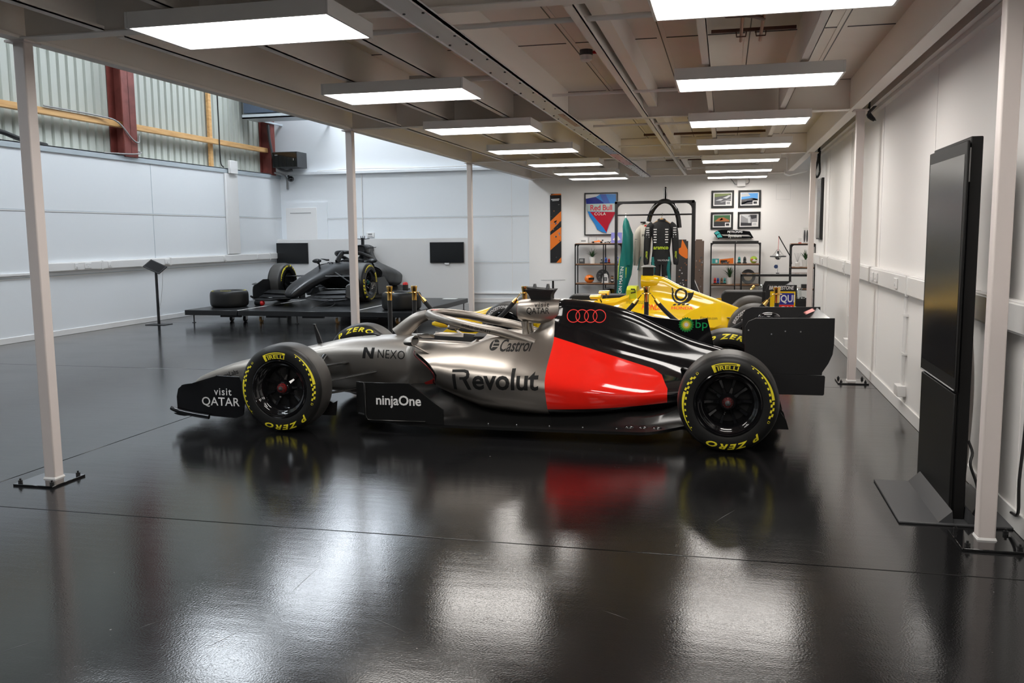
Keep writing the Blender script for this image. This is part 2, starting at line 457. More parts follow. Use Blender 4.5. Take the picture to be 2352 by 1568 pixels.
# access panel in the plaster wall
d = MB()
for x0, x1, z0, z1 in ((1.0, 1.29, 2.485, 2.495), (1.0, 1.29, 2.175, 2.185), (1.0, 1.01, 2.175, 2.495), (1.28, 1.29, 2.175, 2.495)):
    d.box(x0, x1, YB - 0.036, YB - 0.03, z0, z1, 'lamp_frame')
d.box(1.01, 1.28, YB - 0.034, YB - 0.03, 2.185, 2.485, 'wall')
tag(d.obj('access_panel'), 'flat square white access panel flush in the wall near the corner', 'access panel')

# ------------------------------------------------------------------ mezzanine
CX_L, CX_R = -4.135, 1.27
COLY = (-0.16, 4.68, 9.50, 14.36)
m = MB(); m.box(-4.2, 1.36, -3.0, YB, 3.0, 3.12, 'deck')
for x in (-3.85, -3.2, -2.5, -1.85, -1.2, -0.5, 0.15, 0.8):
    m.box(x - 0.035, x + 0.035, -3.0, YB, 2.994, 3.0, 'deck'); m.box(x - 0.004, x + 0.004, -3.0, YB, 2.992, 2.996, 'dgrey')
for y in COLY + (2.25, 7.1, 11.9, 16.8):
    m.box(-4.1, 1.2, y - 0.006, y + 0.006, 2.995, 3.001, 'dgrey')
struct('ceiling_mezzanine', m)
m = MB(); m.box(1.33, XR, -3.0, 15.6, 2.93, 3.1, 'dark_gap'); struct('ceiling_gap_shade', m)  # dark board stands in for the shade between side beam and wall
def channel(bm, x0, x1, z0, z1, y0, y1, t, open_to):
    # C-section along y; open_to: +1 opens towards +x, -1 towards -x
    xs = (x0, x0 + t) if open_to > 0 else (x1 - t, x1)
    bm.box(xs[0], xs[1], y0, y1, z0, z1, 'steel')
    bm.box(x0, x1, y0, y1, z0, z0 + t, 'steel'); bm.box(x0, x1, y0, y1, z1 - t, z1, 'steel')
    lx = x1 if open_to > 0 else x0
    bm.box(lx - t / 2, lx + t / 2, y0, y1, z0, z0 + 0.022, 'steel')
def beam(fn, **kw):
    bm = MB(); fn(bm); o = struct('beam', bm, bev=0.003)
    return o
beam(lambda b_: channel(b_, -4.17, -4.08, 2.70, 3.0, -3.0, YB, 0.008, 1))
beam(lambda b_: (b_.box(1.165, 1.275, -3, 18.6, 2.70, 2.712, 'steel'), b_.box(1.165, 1.175, -3, 18.6, 2.71, 3.0, 'steel'), b_.box(1.165, 1.172, -3, 18.6, 2.78, 2.786, 'dgrey')))
for y in COLY + (19.05,):
    beam(lambda b_, y=y: (b_.box(-4.08, 1.165, y - 0.06, y + 0.06, 2.70, 2.71, 'steel'), b_.box(-4.08, 1.165, y - 0.006, y + 0.006, 2.71, 3.0, 'steel')))
ys = (-3.0,) + COLY + (19.05,)
for x in (-3.5, -2.84, -2.185, -1.60, -0.82, -0.155, 0.515):
    wd = 0.055
    for a, b_ in zip(ys[:-1], ys[1:]):
        j = MB(); y0, y1 = a + 0.09, b_ - 0.09
        j.box(x - wd / 2, x - wd / 2 + 0.006, y0, y1, 2.715, 3.0, 'steel')
        j.box(x - wd / 2, x + wd / 2, y0, y1, 2.70, 2.708, 'steel'); j.box(x + wd / 2 - 0.005, x + wd / 2, y0, y1, 2.70, 2.725, 'steel')
        if x == -0.82: j.box(x + 0.03, x + 0.12, y0, y1, 2.80, 2.81, 'steel'); j.box(x + 0.112, x + 0.12, y0, y1, 2.81, 3.0, 'steel')
        o = struct('joist', j)
# galvanised cover strip screwed under the middle joist
g_ = MB()
for k, (y0, y1) in enumerate(((-3.0, 2.2), (2.204, 5.25), (5.254, 8.9), (8.904, 12.6), (12.604, 15.6), (15.604, 18.9))):
    g_.box(-1.68, -1.525, y0, y1, 2.672 - 0.002 * (k % 2), 2.69, 'galv')
    g_.box(-1.68, -1.676, y0, y1, 2.66, 2.70, 'galv'); g_.box(-1.529, -1.525, y0, y1, 2.66, 2.70, 'galv')
    n = int((y1 - y0) / 0.45)
    for i in range(n):
        for x in (-1.655, -1.55):
            yy = y0 + 0.12 + i * (y1 - y0 - 0.24) / max(1, n - 1)
            g_.cyl((x, yy, 2.664), (x, yy, 2.674), 0.008, 'dgrey', n=8)
g_.box(-1.676, -1.53, 11.9, 13.2, 2.6685, 2.671, mat('blue_film', (0.30, 0.42, 0.75), 0.4)).box(-1.676, -1.53, 13.2, 15.4, 2.6685, 2.671, mat('pink_film', (0.75, 0.36, 0.36), 0.4))
g_.box(-1.60, -1.53, 8.7, 9.7, 2.6665, 2.672, mat('tan_patch', (0.55, 0.38, 0.30), 0.6))
tag(g_.obj('cover_strip'), 'long galvanised steel cover strip with screw heads running under the mezzanine ceiling', 'cover strip')
# columns
def column(x, y, label, ztop=2.70):
    o = thing('column', label, 'column', (x, y, 0), group='square mezzanine columns'); o['kind'] = 'structure'
    c = MB(); c.box(-0.04, 0.04, -0.04, 0.04, 0.012, ztop, 'post'); c.obj('shaft', o, bev=0.008, seg=3)
    c = MB(); c.lathe([(0.064, 0.0), (0.058, 0.012), (0.05, 0.014)], 'white', n=4, X=Matrix.Translation((0, 0, 0.012)) @ Matrix.Rotation(pi / 4, 4, 'Z')); c.obj('weld_bead', o)
    p = MB(); p.box(-0.145, 0.145, -0.185, 0.105, 0, 0.013, 'black_gloss'); p.obj('base_plate', o, bev=0.002)
    for dx in (-0.115, 0.115):
        for dy in (-0.155, 0.075):
            b_ = MB(); b_.cyl((dx, dy, 0.012), (dx, dy, 0.03), 0.013, 'black', n=6).cyl((dx, dy, 0.03), (dx, dy, 0.042), 0.006, 'black', n=8); b_.obj('bolt', o)
    t = MB(); t.box(-0.07, 0.07, -0.07, 0.07, ztop - 0.012, ztop, 'post'); t.obj('cap_plate', o)
    return o
column(CX_L, 4.71, 'cream square column nearest the camera on the tall hall side')
column(CX_L, 9.54, 'cream square column on the hall side, standing before the black stage')
column(CX_L, 14.40, 'cream square column on the hall side, beyond the right end of the white partition')
column(CX_R, 4.67, 'cream square column beside the tall black kiosk')
column(CX_R, 9.51, 'cream square column by the side wall, behind the rear wing of the grey and red racing car')
column(CX_R, 14.36, 'cream square column by the side wall, farthest away, next to the glass display case')

# ------------------------------------------------------------------ panel lights
ORD = ('first', 'second', 'third', 'fourth', 'fifth', 'sixth', 'seventh')
def light(x0, x1, y0, y1, label, grp='panel lights under the mezzanine'):
    o = thing('ceiling_light', label, 'ceiling light', ((x0 + x1) / 2, (y0 + y1) / 2, 2.60), group=grp)
    a, b_ = (x1 - x0) / 2, (y1 - y0) / 2; e = 0.016
    h = MB()
    for q in ((-a - e, -a, -b_ - e, b_ + e), (a, a + e, -b_ - e, b_ + e), (-a, a, -b_ - e, -b_), (-a, a, b_, b_ + e)):
        h.box(*q, 0, 0.082, 'lamp_frame')
    h.box(-a, a, -b_, b_, 0.07, 0.08, 'lamp_frame'); h.obj('housing', o, bev=0.002)
    for sx in (-1, 1):
        for z in (0.02, 0.062):
            for sy in (-1, 1): pass
    d_ = MB(); d_.box(-a, a, -b_, b_, 0.006, 0.012, 'diffuser'); d_.obj('diffuser', o)
    return o
FARL = (4.75, 7.07, 9.46, 11.98, 14.41, 16.60, 18.18)
FARR = (4.78, 7.19, 9.66, 12.2, 14.6, 16.9, 18.8)
for k in range(7):
    light(-3.03, -1.925, FARL[k] - 0.55, FARL[k], '%s panel light from the camera in the row nearer the tall hall' % ORD[k])
    light(-0.36, 0.765, FARR[k] - 0.55, FARR[k], '%s panel light from the camera in the row nearer the white side wall' % ORD[k])
for y in (2.37, -0.05):
    light(-3.03, -1.925, y - 0.55, y, 'panel light above and behind the camera', 'panel lights behind the camera')
    light(-0.36, 0.765, y - 0.55, y, 'panel light above and behind the camera', 'panel lights behind the camera')

for y in (18.7, 16.4, 13.3, 10.1, 6.8, 3.5, 0.2):
    o = thing('hall_light', 'white high panel light under the tall hall roof', 'ceiling light', (-8.35, y, 5.9), group='high hall lights')
    q = MB(); q.box(-0.74, 0.74, -0.49, 0.49, 0.012, 0.09, 'lamp_frame'); q.obj('housing', o)
    q = MB(); q.box(-0.7, 0.7, -0.45, 0.45, 0.0, 0.011, 'hall_diffuser'); q.obj('diffuser', o)
    for x in (-0.5, 0.5):
        q = MB(); q.cyl((x, 0, 0.09), (x, 0, 0.70), 0.006, 'grey', n=6); q.obj('hanger', o)
# conduits across the joists
def pipe(name, pts, r, m, label, cat='conduit', grp=None, n=10):
    q = MB(); q.tube(pts, r, m, n=n)
    return tag(q.obj(name, sharp=50), label, cat, grp)
for k, (x0, x1, y) in enumerate(((-2.85, -0.10, 5.26), (-1.52, -0.2, 8.0), (-1.5, -0.3, 10.4), (-1.5, -0.3, 12.9), (-2.3, 0.5, 15.3), (-1.5, 0.6, 17.6))):
    pipe('conduit', [(x0, y, 2.745), (x1, y, 2.745)], 0.016 if k == 0 else 0.013, 'lamp_frame',
         ('white conduit crossing the joists between the first panel lights', 'white conduit crossing beside the second pair of panel lights', 'white conduit crossing past the third pair of panel lights',
          'white conduit crossing between the fourth pair of panel lights', 'white conduit crossing between the fifth pair of panel lights', 'white conduit crossing nearest the back wall')[k], grp='ceiling conduits')
q = MB(); q.tube([(-2.3, 6.95, 2.74), (-1.62, 6.95, 2.74)], 0.022, 'lamp_frame').cbox((-2.38, 6.9, 2.74), (0.14, 0.1, 0.06), 'lamp_frame').cbox((-2.28, 6.86, 2.72), (0.06, 0.06, 0.05), 'white').tube([(-2.33, 6.86, 2.70), (-2.2, 6.84, 2.68), (-2.05, 6.8, 2.70)], 0.008, 'white', n=6)
tag(q.obj('junction_box'), 'white junction box with short trunking above the second hall-side panel light', 'junction box')
t = thing('smoke_detector', 'small white round detector with a grey base hanging under the ceiling deck', 'smoke detector', (-1.05, 6.9, 2.86))
q = MB(); q.lathe([(0, -0.045), (0.03, -0.045), (0.045, -0.035), (0.048, 0.0), (0, 0)], 'white', n=20); q.obj('sensor', t)
q = MB(); q.lathe([(0, 0.04), (0.05, 0.04), (0.05, 0.0), (0.0, 0.0)], 'dgrey', n=20).tube([(0.05, 0, 0.02), (0.16, 0.01, 0.025), (0.26, 0.02, 0.03)], 0.012, 'red'); q.obj('base', t)
q = MB(); q.lathe([(0, -0.04), (0.04, -0.03), (0.045, 0), (0, 0.01)], 'grey', n=16, X=Matrix.Translation((-0.93, 10.3, 2.86))).tube([(-0.9, 10.3, 2.87), (-0.8, 10.2, 2.86), (-0.78, 10.1, 2.83)], 0.012, 'red', n=6)
tag(q.obj('smoke_detector'), 'small grey detector with a red cable past the second cross beam', 'smoke detector')
# copper pipes between joists
def pipes(y0, y1, first):
    o = thing('copper_pipes', 'pair of copper pipes with brown bend between the joists, %s' % ('nearer set' if first else 'set past the cross beam'), 'pipework', (0.08, y0, 2.86), group='copper pipe sets')
    for k, x in enumerate((0.0, 0.13)):
        q = MB(); q.tube([(x, 0, 0), (x, y1 - y0, 0)], 0.011, 'copper', n=10); q.obj('pipe', o, sharp=60)
    for y in (0.12, y1 - y0 - 0.2):
        for x in (0.0, 0.13):
            q = MB(); q.tube([(x - 0.035, y, 0.03), (x - 0.03, y, -0.012), (x + 0.03, y, -0.012), (x + 0.035, y, 0.03)], 0.005, 'bronze', n=6); q.obj('bracket', o)
    q = MB(); y = (y1 - y0) * 0.42
    q.tube([(-0.13, y, 0.12), (-0.13, y, -0.02), (-0.10, y + 0.05, -0.035), (0.02, y + 0.06, -0.035), (0.07, y + 0.1, -0.035), (0.12, y + 0.28, -0.01), (0.13, y + 0.34, 0.0)], 0.014, 'bronze', n=10); q.obj('elbow', o, sharp=60)
    q = MB(); q.box(-0.17, 0.26, y + 0.35, y + 0.56, 0.10, 0.115, 'dgrey'); q.obj('support_plate', o)
    q = MB(); q.box(-0.2, 0.36, y1 - y0 - 0.22, y1 - y0 - 0.19, 0.02, 0.04, 'bronze'); q.obj('rail', o)
pipes(5.0, 6.7, True); pipes(9.95, 11.6, False)
pipe('rusty_pipe', [(-1.1, 12.4, 2.84), (-0.05, 12.4, 2.84), (0.5, 12.4, 2.84)], 0.016, 'bronze', 'rusty brown pipe crossing the yellow-lit ceiling bay', 'pipe')
pipe('rusty_pipe', [(-1.1, 17.0, 2.86), (0.5, 17.0, 2.86)], 0.018, 'bronze', 'rusty brown pipe crossing the last ceiling bay by the back wall', 'pipe')
# duct box under the end of the side beam, and junction box on the back wall
q = MB(); q.prism([(1.12, 2.66), (1.12, 2.74), (1.55, 2.74), (1.55, 2.70), (1.2, 2.62)], 'y', 18.5, 18.9, 'white'); tag(q.obj('duct_box', bev=0.004), 'white angular duct box in the ceiling corner above the access panel', 'duct')
t = thing('electrical_box', 'white square electrical box with two looped conduits on the back wall under the last light', 'electrical box', (0.30, YB - 0.03, 2.53))
q = MB(); q.box(-0.085, 0.085, -0.09, 0, -0.07, 0.075, 'white'); q.obj('body', t, bev=0.006)
for s in (-1, 1):
    q = MB(); q.tube(spline([(s * 0.085, -0.04, -0.02), (s * 0.13, -0.04, -0.015), (s * 0.16, -0.04, 0.03), (s * (0.22 if s < 0 else 0.15), -0.03, 0.10)], 4), 0.009, 'grey', n=8); q.obj('cable', t)

# ------------------------------------------------------------------ side wall services
def trunking(name, x, y0, y1, z0, z1, s, label):
    q = MB(); d = 0.055 * s
    a, b_ = sorted((x, x + d)); q.box(a, b_, y0, y1, z0 + 0.012, z1 - 0.012, 'white')
    a, b_ = sorted((x, x + d * 0.8)); q.box(a, b_, y0, y1, z0, z1, 'white')
    y = y0 + 1.2
    while y < y1 - 0.3:
        a, b_ = sorted((x, x + d + 0.004 * s)); q.box(a, b_, y, y + 0.05, z0 - 0.003, z1 + 0.003, 'lamp_frame'); y += 1.9
    return tag(q.obj(name, bev=0.004, seg=2), label, 'cable trunking')
trunking('dado_trunking', XR - 0.006, YS, 15.55, 1.0, 1.165, -1, 'white dado trunking running along the side wall behind the kiosk')
trunking('dado_trunking', XL + 0.008, 11.75, 19.3, 1.01, 1.155, 1, 'white dado trunking running along the tall hall wall')
q = MB(); q.box(XL, XL + 0.03, 4.0, 11.7, 0.985, 1.02, 'white'); tag(q.obj('dado_trunking', bev=0.003), 'slim white trunking strip on the hall wall behind the nearest column', 'cable trunking')
def socket(x, y, z, s, label, w_=0.09, grp='wall sockets on trunking'):
    q = MB(); a, b_ = sorted((x, x + 0.012 * s)); q.box(a, b_, y - w_ / 2, y + w_ / 2, z - 0.043, z + 0.043, 'white')
    a, b_ = sorted((x + 0.01 * s, x + 0.017 * s)); q.box(a, b_, y - 0.012, y + 0.012, z - 0.02, z + 0.005, 'lamp_frame')
    return tag(q.obj('socket_outlet', bev=0.003), label, 'socket', grp)
for k, (y, lab, w_) in enumerate(((12.35, 'white single socket on the hall trunking, first from the nearest column', 0.08), (12.62, 'white double socket on the hall trunking next to a single one', 0.15),
        (13.15, 'white switch plate on the hall trunking between sockets and tablet stand', 0.08), (14.75, 'white socket on the hall trunking just beyond the tablet stand', 0.13),
        (16.75, 'white socket on the hall trunking below the vertical white riser', 0.1), (18.1, 'white socket on the hall trunking nearest the partition', 0.08))):
    socket(XL + 0.064, y, 1.085, 1, lab, w_)
for k, (y, lab) in enumerate(((8.05, 'white socket on the side-wall trunking next to the kiosk'), (9.06, 'white socket on the side-wall trunking nearest the middle column, kiosk side'), (9.3, 'white socket with a dark dot on the side-wall trunking beside the middle column'),
        (11.5, 'white socket on the side-wall trunking between the two far columns'), (14.0, 'white socket on the side-wall trunking nearest the back wall'))):
    socket(XR - 0.062, y, 1.08, -1, lab, 0.13)
q = MB(); q.box(XL + 0.008, XL + 0.055, 16.95, 17.42, 1.17, 2.85, 'white').box(XL + 0.055, XL + 0.11, 17.05, 17.35, 2.85, 3.12, 'white'); tag(q.obj('cable_riser', bev=0.006), 'white vertical cable riser box on the tall hall wall', 'cable riser')
def low_box(y, label):
    o = thing('socket_box', label, 'socket box', (XR, y, 0.10), group='low socket boxes on the side wall')
    q = MB(); q.box(-0.07, 0, -0.075, 0.075, 0.06, 0.15, 'white'); q.obj('box', o, bev=0.004)
    for dy in (-0.03, 0.03):
        q = MB(); q.cyl((-0.018, dy, 0.15), (-0.018, dy, 0.89), 0.01, 'white', n=10); q.obj('conduit', o)
    for z in (0.40, 0.72):
        q = MB(); q.box(-0.03, 0, -0.05, 0.05, z, z + 0.018, 'white'); q.obj('clip', o)
low_box(7.85, 'white low socket box with twin conduits on the side wall beside the kiosk')
low_box(11.2, 'white low socket box on the side wall behind the middle column')

# hall wall timber, steel and services
q = MB(); q.box(-10.36, -10.26, YS, 19.0, 3.44, 3.54, 'pine'); tag(q.obj('timber_rail', bev=0.004), 'long horizontal pine rail across the corrugated hall wall', 'timber rail')
q = MB(); q.box(-10.425, -10.365, 16.78, 16.88, 2.93, 6.5, 'pine'); tag(q.obj('timber_post', bev=0.004), 'vertical pine post on the corrugated hall wall', 'timber post')
def stanchion_i(y, wd, label):
    q = MB(); q.box(-10.44, -10.16, y - 0.008, y + 0.008, 2.93, 6.6, 'oxide').box(-10.18, -10.16, y - wd / 2, y + wd / 2, 2.93, 6.6, 'oxide').box(-10.45, -10.43, y - wd / 2, y + wd / 2, 2.93, 6.6, 'oxide')
    o = tag(q.obj('steel_stanchion', bev=0.003), label, 'steel column'); o['kind'] = 'structure'
stanchion_i(13.95, 0.36, 'thick red oxide steel column standing above the hall wall lining')
stanchion_i(19.05, 0.2, 'thin red oxide steel column in the far hall corner')
pipe('cable', spline([(-10.24, 12.0, 3.56), (-10.23, 13.2, 3.56), (-10.16, 13.62, 3.50), (-10.13, 13.95, 3.24), (-10.13, 14.12, 3.20), (-10.14, 14.16, 3.32)], 5), 0.013, 'grey', 'grey cable drooping from the pine rail across the red steel column', 'cable')
pipe('cable', spline([(-10.22, 13.3, 2.96), (-10.12, 13.9, 2.98), (-10.12, 14.15, 3.02), (-10.2, 14.2, 3.05)], 5), 0.012, 'grey', 'grey cable lying on the wall trim at the foot of the red steel column', 'cable')
pipe('cable_bundle', spline([(-10.2, 10.0, 3.0), (-10.2, 10.9, 3.08), (-10.24, 11.5, 3.0), (-10.24, 12.0, 2.96)], 5), 0.035, 'black_matt', 'bundle of black cables resting on the hall wall trim', 'cables')
pipe('cable', spline([(-10.24, 16.92, 4.6), (-10.24, 16.93, 3.8), (-10.24, 16.93, 3.1), (-10.2, 16.98, 2.97)], 4), 0.012, 'black_matt', 'black cable clipped along the vertical pine post', 'cable')
pipe('cable', spline([(-10.16, 18.85, 4.05), (-10.14, 18.9, 3.6), (-10.05, 18.95, 3.15), (-9.9, 19.05, 3.03), (-9.72, 19.1, 3.04)], 5), 0.03, 'dgrey', 'thick grey cable curving down to the wall cabinet', 'cable')
pipe('conduit', spline([(-10.12, 19.0, 2.98), (-10.02, 19.2, 2.95), (-10.0, 19.34, 2.85), (-10.0, 19.36, 2.62)], 5), 0.022, 'grey', 'grey conduit bending down the far hall corner', 'conduit')
t = thing('network_cabinet', 'small black network cabinet mounted high in the far hall corner', 'network cabinet', (-9.8, 19.4, 3.09))
q = MB(); q.box(-0.31, 0.31, -0.5, -0.02, 0, 0.35, 'dgrey'); q.obj('body', t, bev=0.004)
q = MB(); q.box(-0.30, 0.30, -0.515, -0.5, 0.012, 0.338, 'black_gloss').box(-0.24, -0.17, -0.518, -0.515, 0.27, 0.29, 'grey').box(0.22, 0.235, -0.525, -0.515, 0.15, 0.2, 'chrome'); q.obj('door', t)
t = thing('security_camera', 'small black dome camera on a bracket under the wall cabinet', 'security camera', (-9.84, 19.36, 2.85))
q = MB(); q.sphere((0, -0.12, 0), 0.075, 'black_gloss', sc=(1, 1, 0.9)); q.obj('dome', t)
q = MB(); q.tube([(-0.12, 0, 0.08), (-0.08, -0.05, 0.05), (0, -0.09, 0.02)], 0.025, 'black'); q.obj('bracket', t)
t = thing('air_heater', 'dark blue-grey heater box hanging high by the far hall corner', 'air heater', (-9.55, 18.3, 4.08))
q = MB(); q.box(-0.72, 0.78, -0.3, 0.3, 0.12, 0.75, mat('heater_blue', (0.075, 0.10, 0.145), 0.4)).box(-0.46, 0.3, -0.305, -0.29, 0.33, 0.42, 'black_matt').box(-0.46, 0.1, -0.31, -0.30, 0.40, 0.42, 'grey'); q.obj('casing', t, bev=0.006)
q = MB(); q.box(-0.75, 0.85, -0.32, 0.3, 0.0, 0.03, 'zinc').box(-0.75, 0.85, -0.32, -0.30, 0.0, 0.09, 'zinc').box(-0.6, -0.56, 0.3, 1.15, 0, 0.04, 'zinc').box(0.6, 0.64, 0.3, 1.15, 0, 0.04, 'zinc'); q.obj('shelf_bracket', t)
q = MB(); q.box(-0.09, 0.09, -0.05, 0, -0.05, 0.055, 'white').box(-0.05, 0.05, -0.053, -0.05, 0.0, 0.035, 'grey').box(-0.06, 0.06, -0.053, -0.05, -0.035, -0.02, 'grey')
o = tag(q.obj('thermostat', loc=(-7.96, YB, 1.54), bev=0.005), 'small white control box on the back wall above the partition', 'control box')
pipe('conduit', [(-8.14, YB - 0.02, 2.94), (-8.15, YB - 0.02, 1.5)], 0.011, 'white', 'thin white vertical conduit on the back wall behind the partition', 'conduit')
pipe('cable', spline([(-9.2, YB - 0.08, 3.02), (-8.0, YB - 0.08, 3.05), (-6.5, YB - 0.08, 3.03), (-4.5, YB - 0.08, 3.07)], 4), 0.012, 'white', 'thin white cable lying along the back wall ledge', 'cable')
pipe('cable_tangle', spline([(1.40, 9.7, 2.84), (1.36, 9.62, 2.70), (1.41, 9.55, 2.60), (1.35, 9.6, 2.66), (1.42, 9.5, 2.76), (1.38, 9.3, 2.84)], 4), 0.014, 'dgrey', 'tangle of grey cable ends above the middle side column', 'cables')
pipe('cable_loop', spline([(1.36, 14.5, 2.8), (1.35, 14.5, 2.6), (1.31, 14.5, 2.42), (1.34, 14.5, 2.34), (1.38, 14.5, 2.42), (1.37, 14.5, 2.62), (1.38, 14.5, 2.8)], 4), 0.016, 'black_matt', 'black cable loop hanging beside the farthest side column', 'cables')
# ------------------------------------------------------------------ modern single-seater (used for the grey and red car and the bare black one)
OFF = 1.65                      # car origin: floor point midway between the axles
R_T = 0.347
M['titan'] = mat('satin_titanium_paint', (0.37, 0.338, 0.305), 0.38, 0.95, coat=0.12, coat_r=0.25)
bump(M['titan'], 500, 0.02)
def livery():
    # engine cover: titanium ahead of a straight cut, gloss black behind it, red panel low on the flank (object space)
    m = mat('engine_cover_livery', (0.01, 0.01, 0.01), 0.10, coat=0.5)
    N, L, b = nodes(m)
    tc = N.new('ShaderNodeTexCoord'); sp = N.new('ShaderNodeSeparateXYZ'); L.new(tc.outputs['Object'], sp.inputs[0])
    X, Z = sp.outputs['X'], sp.outputs['Z']
    ti = math_n(N, L, 'LESS_THAN', math_n(N, L, 'ADD', X, math_n(N, L, 'MULTIPLY', Z, 0.08)), CUT + OFF)
    hp = None
    for a, b_, c in RED_PLANES:          # a*x + b*z < c, x measured from the rear axle
        v = math_n(N, L, 'SUBTRACT', math_n(N, L, 'ADD', math_n(N, L, 'MULTIPLY', X, a), math_n(N, L, 'MULTIPLY', Z, b_)), c + a * OFF)
        hp = v if hp is None else math_n(N, L, 'MAXIMUM', hp, v)
    red = math_n(N, L, 'LESS_THAN', hp, 0.0)
    m1 = N.new('ShaderNodeMix'); m1.data_type = 'RGBA'; m1.inputs['A'].default_value = (0.006, 0.006, 0.007, 1); m1.inputs['B'].default_value = (0.90, 0.018, 0.010, 1)
    L.new(red, m1.inputs['Factor'])
    m2 = N.new('ShaderNodeMix'); m2.data_type = 'RGBA'; m2.inputs['B'].default_value = (0.37, 0.338, 0.305, 1)
    L.new(ti, m2.inputs['Factor']); L.new(m1.outputs['Result'], m2.inputs['A']); L.new(m2.outputs['Result'], b.inputs['Base Color'])
    L.new(math_n(N, L, 'MULTIPLY', ti, 0.95), b.inputs['Metallic'])
    L.new(math_n(N, L, 'ADD', math_n(N, L, 'MULTIPLY', ti, 0.27), 0.10), b.inputs['Roughness'])
    L.new(math_n(N, L, 'SUBTRACT', 0.5, math_n(N, L, 'MULTIPLY', ti, 0.38)), b.inputs['Coat Weight'])
    return m
CUT = -1.260
RED_PLANES = [(-1, -0.08, 1.260), (0.293, 1, 0.3215), (0.57, 1, 0.1745), (1.585, 1, -0.2915), (1, 0, -0.405), (0.0448, -1, -0.269)]

def mirror_ring(half):
    # half: points with y >= 0 from top centre to bottom centre -> closed ring
    out = [Vector(p) for p in half]
    out += [Vector((p[0], -p[1], p[2])) for p in half[-2:0:-1]]
    return out
def smooth_half(pts, n=3):
    q = spline(pts, n)
    for p in q: p.y = max(p.y, 0.0)
    return q
def loft_stations(stations, nr=3, nx=3):
    hs = [smooth_half(s, nr) for s in stations]
    rings = []
    cols = [spline([h[k] for h in hs], nx) for k in range(len(hs[0]))]
    for i in range(len(cols[0])):
        rings.append(mirror_ring([c[i] for c in cols]))
    return rings
def airfoil(xl, xt, zl, zt, y, th=0.09, camber=0.06):
    pts = []; c = sqrt((xt - xl) ** 2 + (zt - zl) ** 2); nx, nz = -(zt - zl) / c, (xt - xl) / c
    up = [(0, 0), (0.04, 0.35), (0.15, 0.75), (0.35, 1.0), (0.6, 0.8), (1.0, 0.05)]
    for t, h in up: pts.append((lerp(xl, xt, t) + nx * c * (h * th / 2 - camber * 4 * t * (1 - t)), y, lerp(zl, zt, t) + nz * c * (h * th / 2 - camber * 4 * t * (1 - t))))
    for t, h in up[:0:-1]: pts.append((lerp(xl, xt, t) + nx * c * (-h * th / 2 - camber * 4 * t * (1 - t)), y, lerp(zl, zt, t) + nz * c * (-h * th / 2 - camber * 4 * t * (1 - t))))
    return pts
def wing_el(mb, spec, m, n=4, both=True, th=0.09, camber=0.06):
    sp = spline([(s[0], s[1], s[2]) for s in spec], n); sq = spline([(s[0], s[3], s[4]) for s in spec], n)
    for sg in ((1, -1) if both else (1,)):
        mb.loft([airfoil(a[1], q[1], a[2], q[2], sg * a[0], th, camber) for a, q in zip(sp, sq)], m)

TYRE_P = [(0.226, 0.018), (0.236, 0.006), (0.262, 0.0), (0.295, 0.003), (0.318, 0.014), (0.333, 0.03), (0.3415, 0.05), (0.345, 0.075)]
def tyre_h(r):
    P = TYRE_P
    for (r0, h0), (r1, h1) in zip(P[:-1], P[1:]):
        if r0 <= r <= r1: return lerp(h0, h1, (r - r0) / (r1 - r0))
    return P[0][1] if r < P[0][0] else P[-1][1]
def ring_mark(tp, mb, t0, t1, r0, r1, m, n=10, r0b=None, r1b=None):
    # annular strip between angles (degrees clockwise from the top), optional taper to r0b/r1b
    vs = []; fs = []; k = max(1, math.ceil(abs(r1 - r0) / 0.008)); q = k + 1
    for i in range(n + 1):
        t = i / n; a = lerp(t0, t1, t); ra, rb = lerp(r0, r0 if r0b is None else r0b, t), lerp(r1, r1 if r1b is None else r1b, t)
        for j in range(q): vs.append(tp(a, lerp(ra, rb, j / k)))
    for i in range(n):
        for j in range(k): fs.append((i * q + j, i * q + j + 1, (i + 1) * q + j + 1, (i + 1) * q + j))
    mb.add(vs, fs, m)
def pirelli(tp, mb, rot, m, r0=0.239):
    rm = r0 + 0.025; D = lambda u: rot + math.degrees(u / rm)
    mb.text('IRELLI', 0.036, m, lambda u, v: tp(D(u + 0.016), r0 + 0.0155 + v), bold=0.02, space=1.0, grid=0.012, fit=(0.146, 0.029))
    # long-tailed initial: stem, double roof, rounded end
    ring_mark(tp, mb, D(-0.090), D(-0.070), r0 - 0.003, r0 + 0.050, m, 3)
    ring_mark(tp, mb, D(-0.070), D(0.084), r0 + 0.0435, r0 + 0.050, m, 14); ring_mark(tp, mb, D(-0.070), D(0.084), r0 + 0.0335, r0 + 0.0375, m, 14)
    ring_mark(tp, mb, D(0.070), D(0.090), r0 + 0.0345, r0 + 0.049, m, 4)
def pzero(tp, mb, rot, m):
    rm = 0.300
    mb.text('P ZERO', 0.056, m, lambda u, v: tp(rot + math.degrees(u / rm), rm + v), bold=0.036, shear=0.36, space=1.3, grid=0.012, fit=(0.385, 0.043))
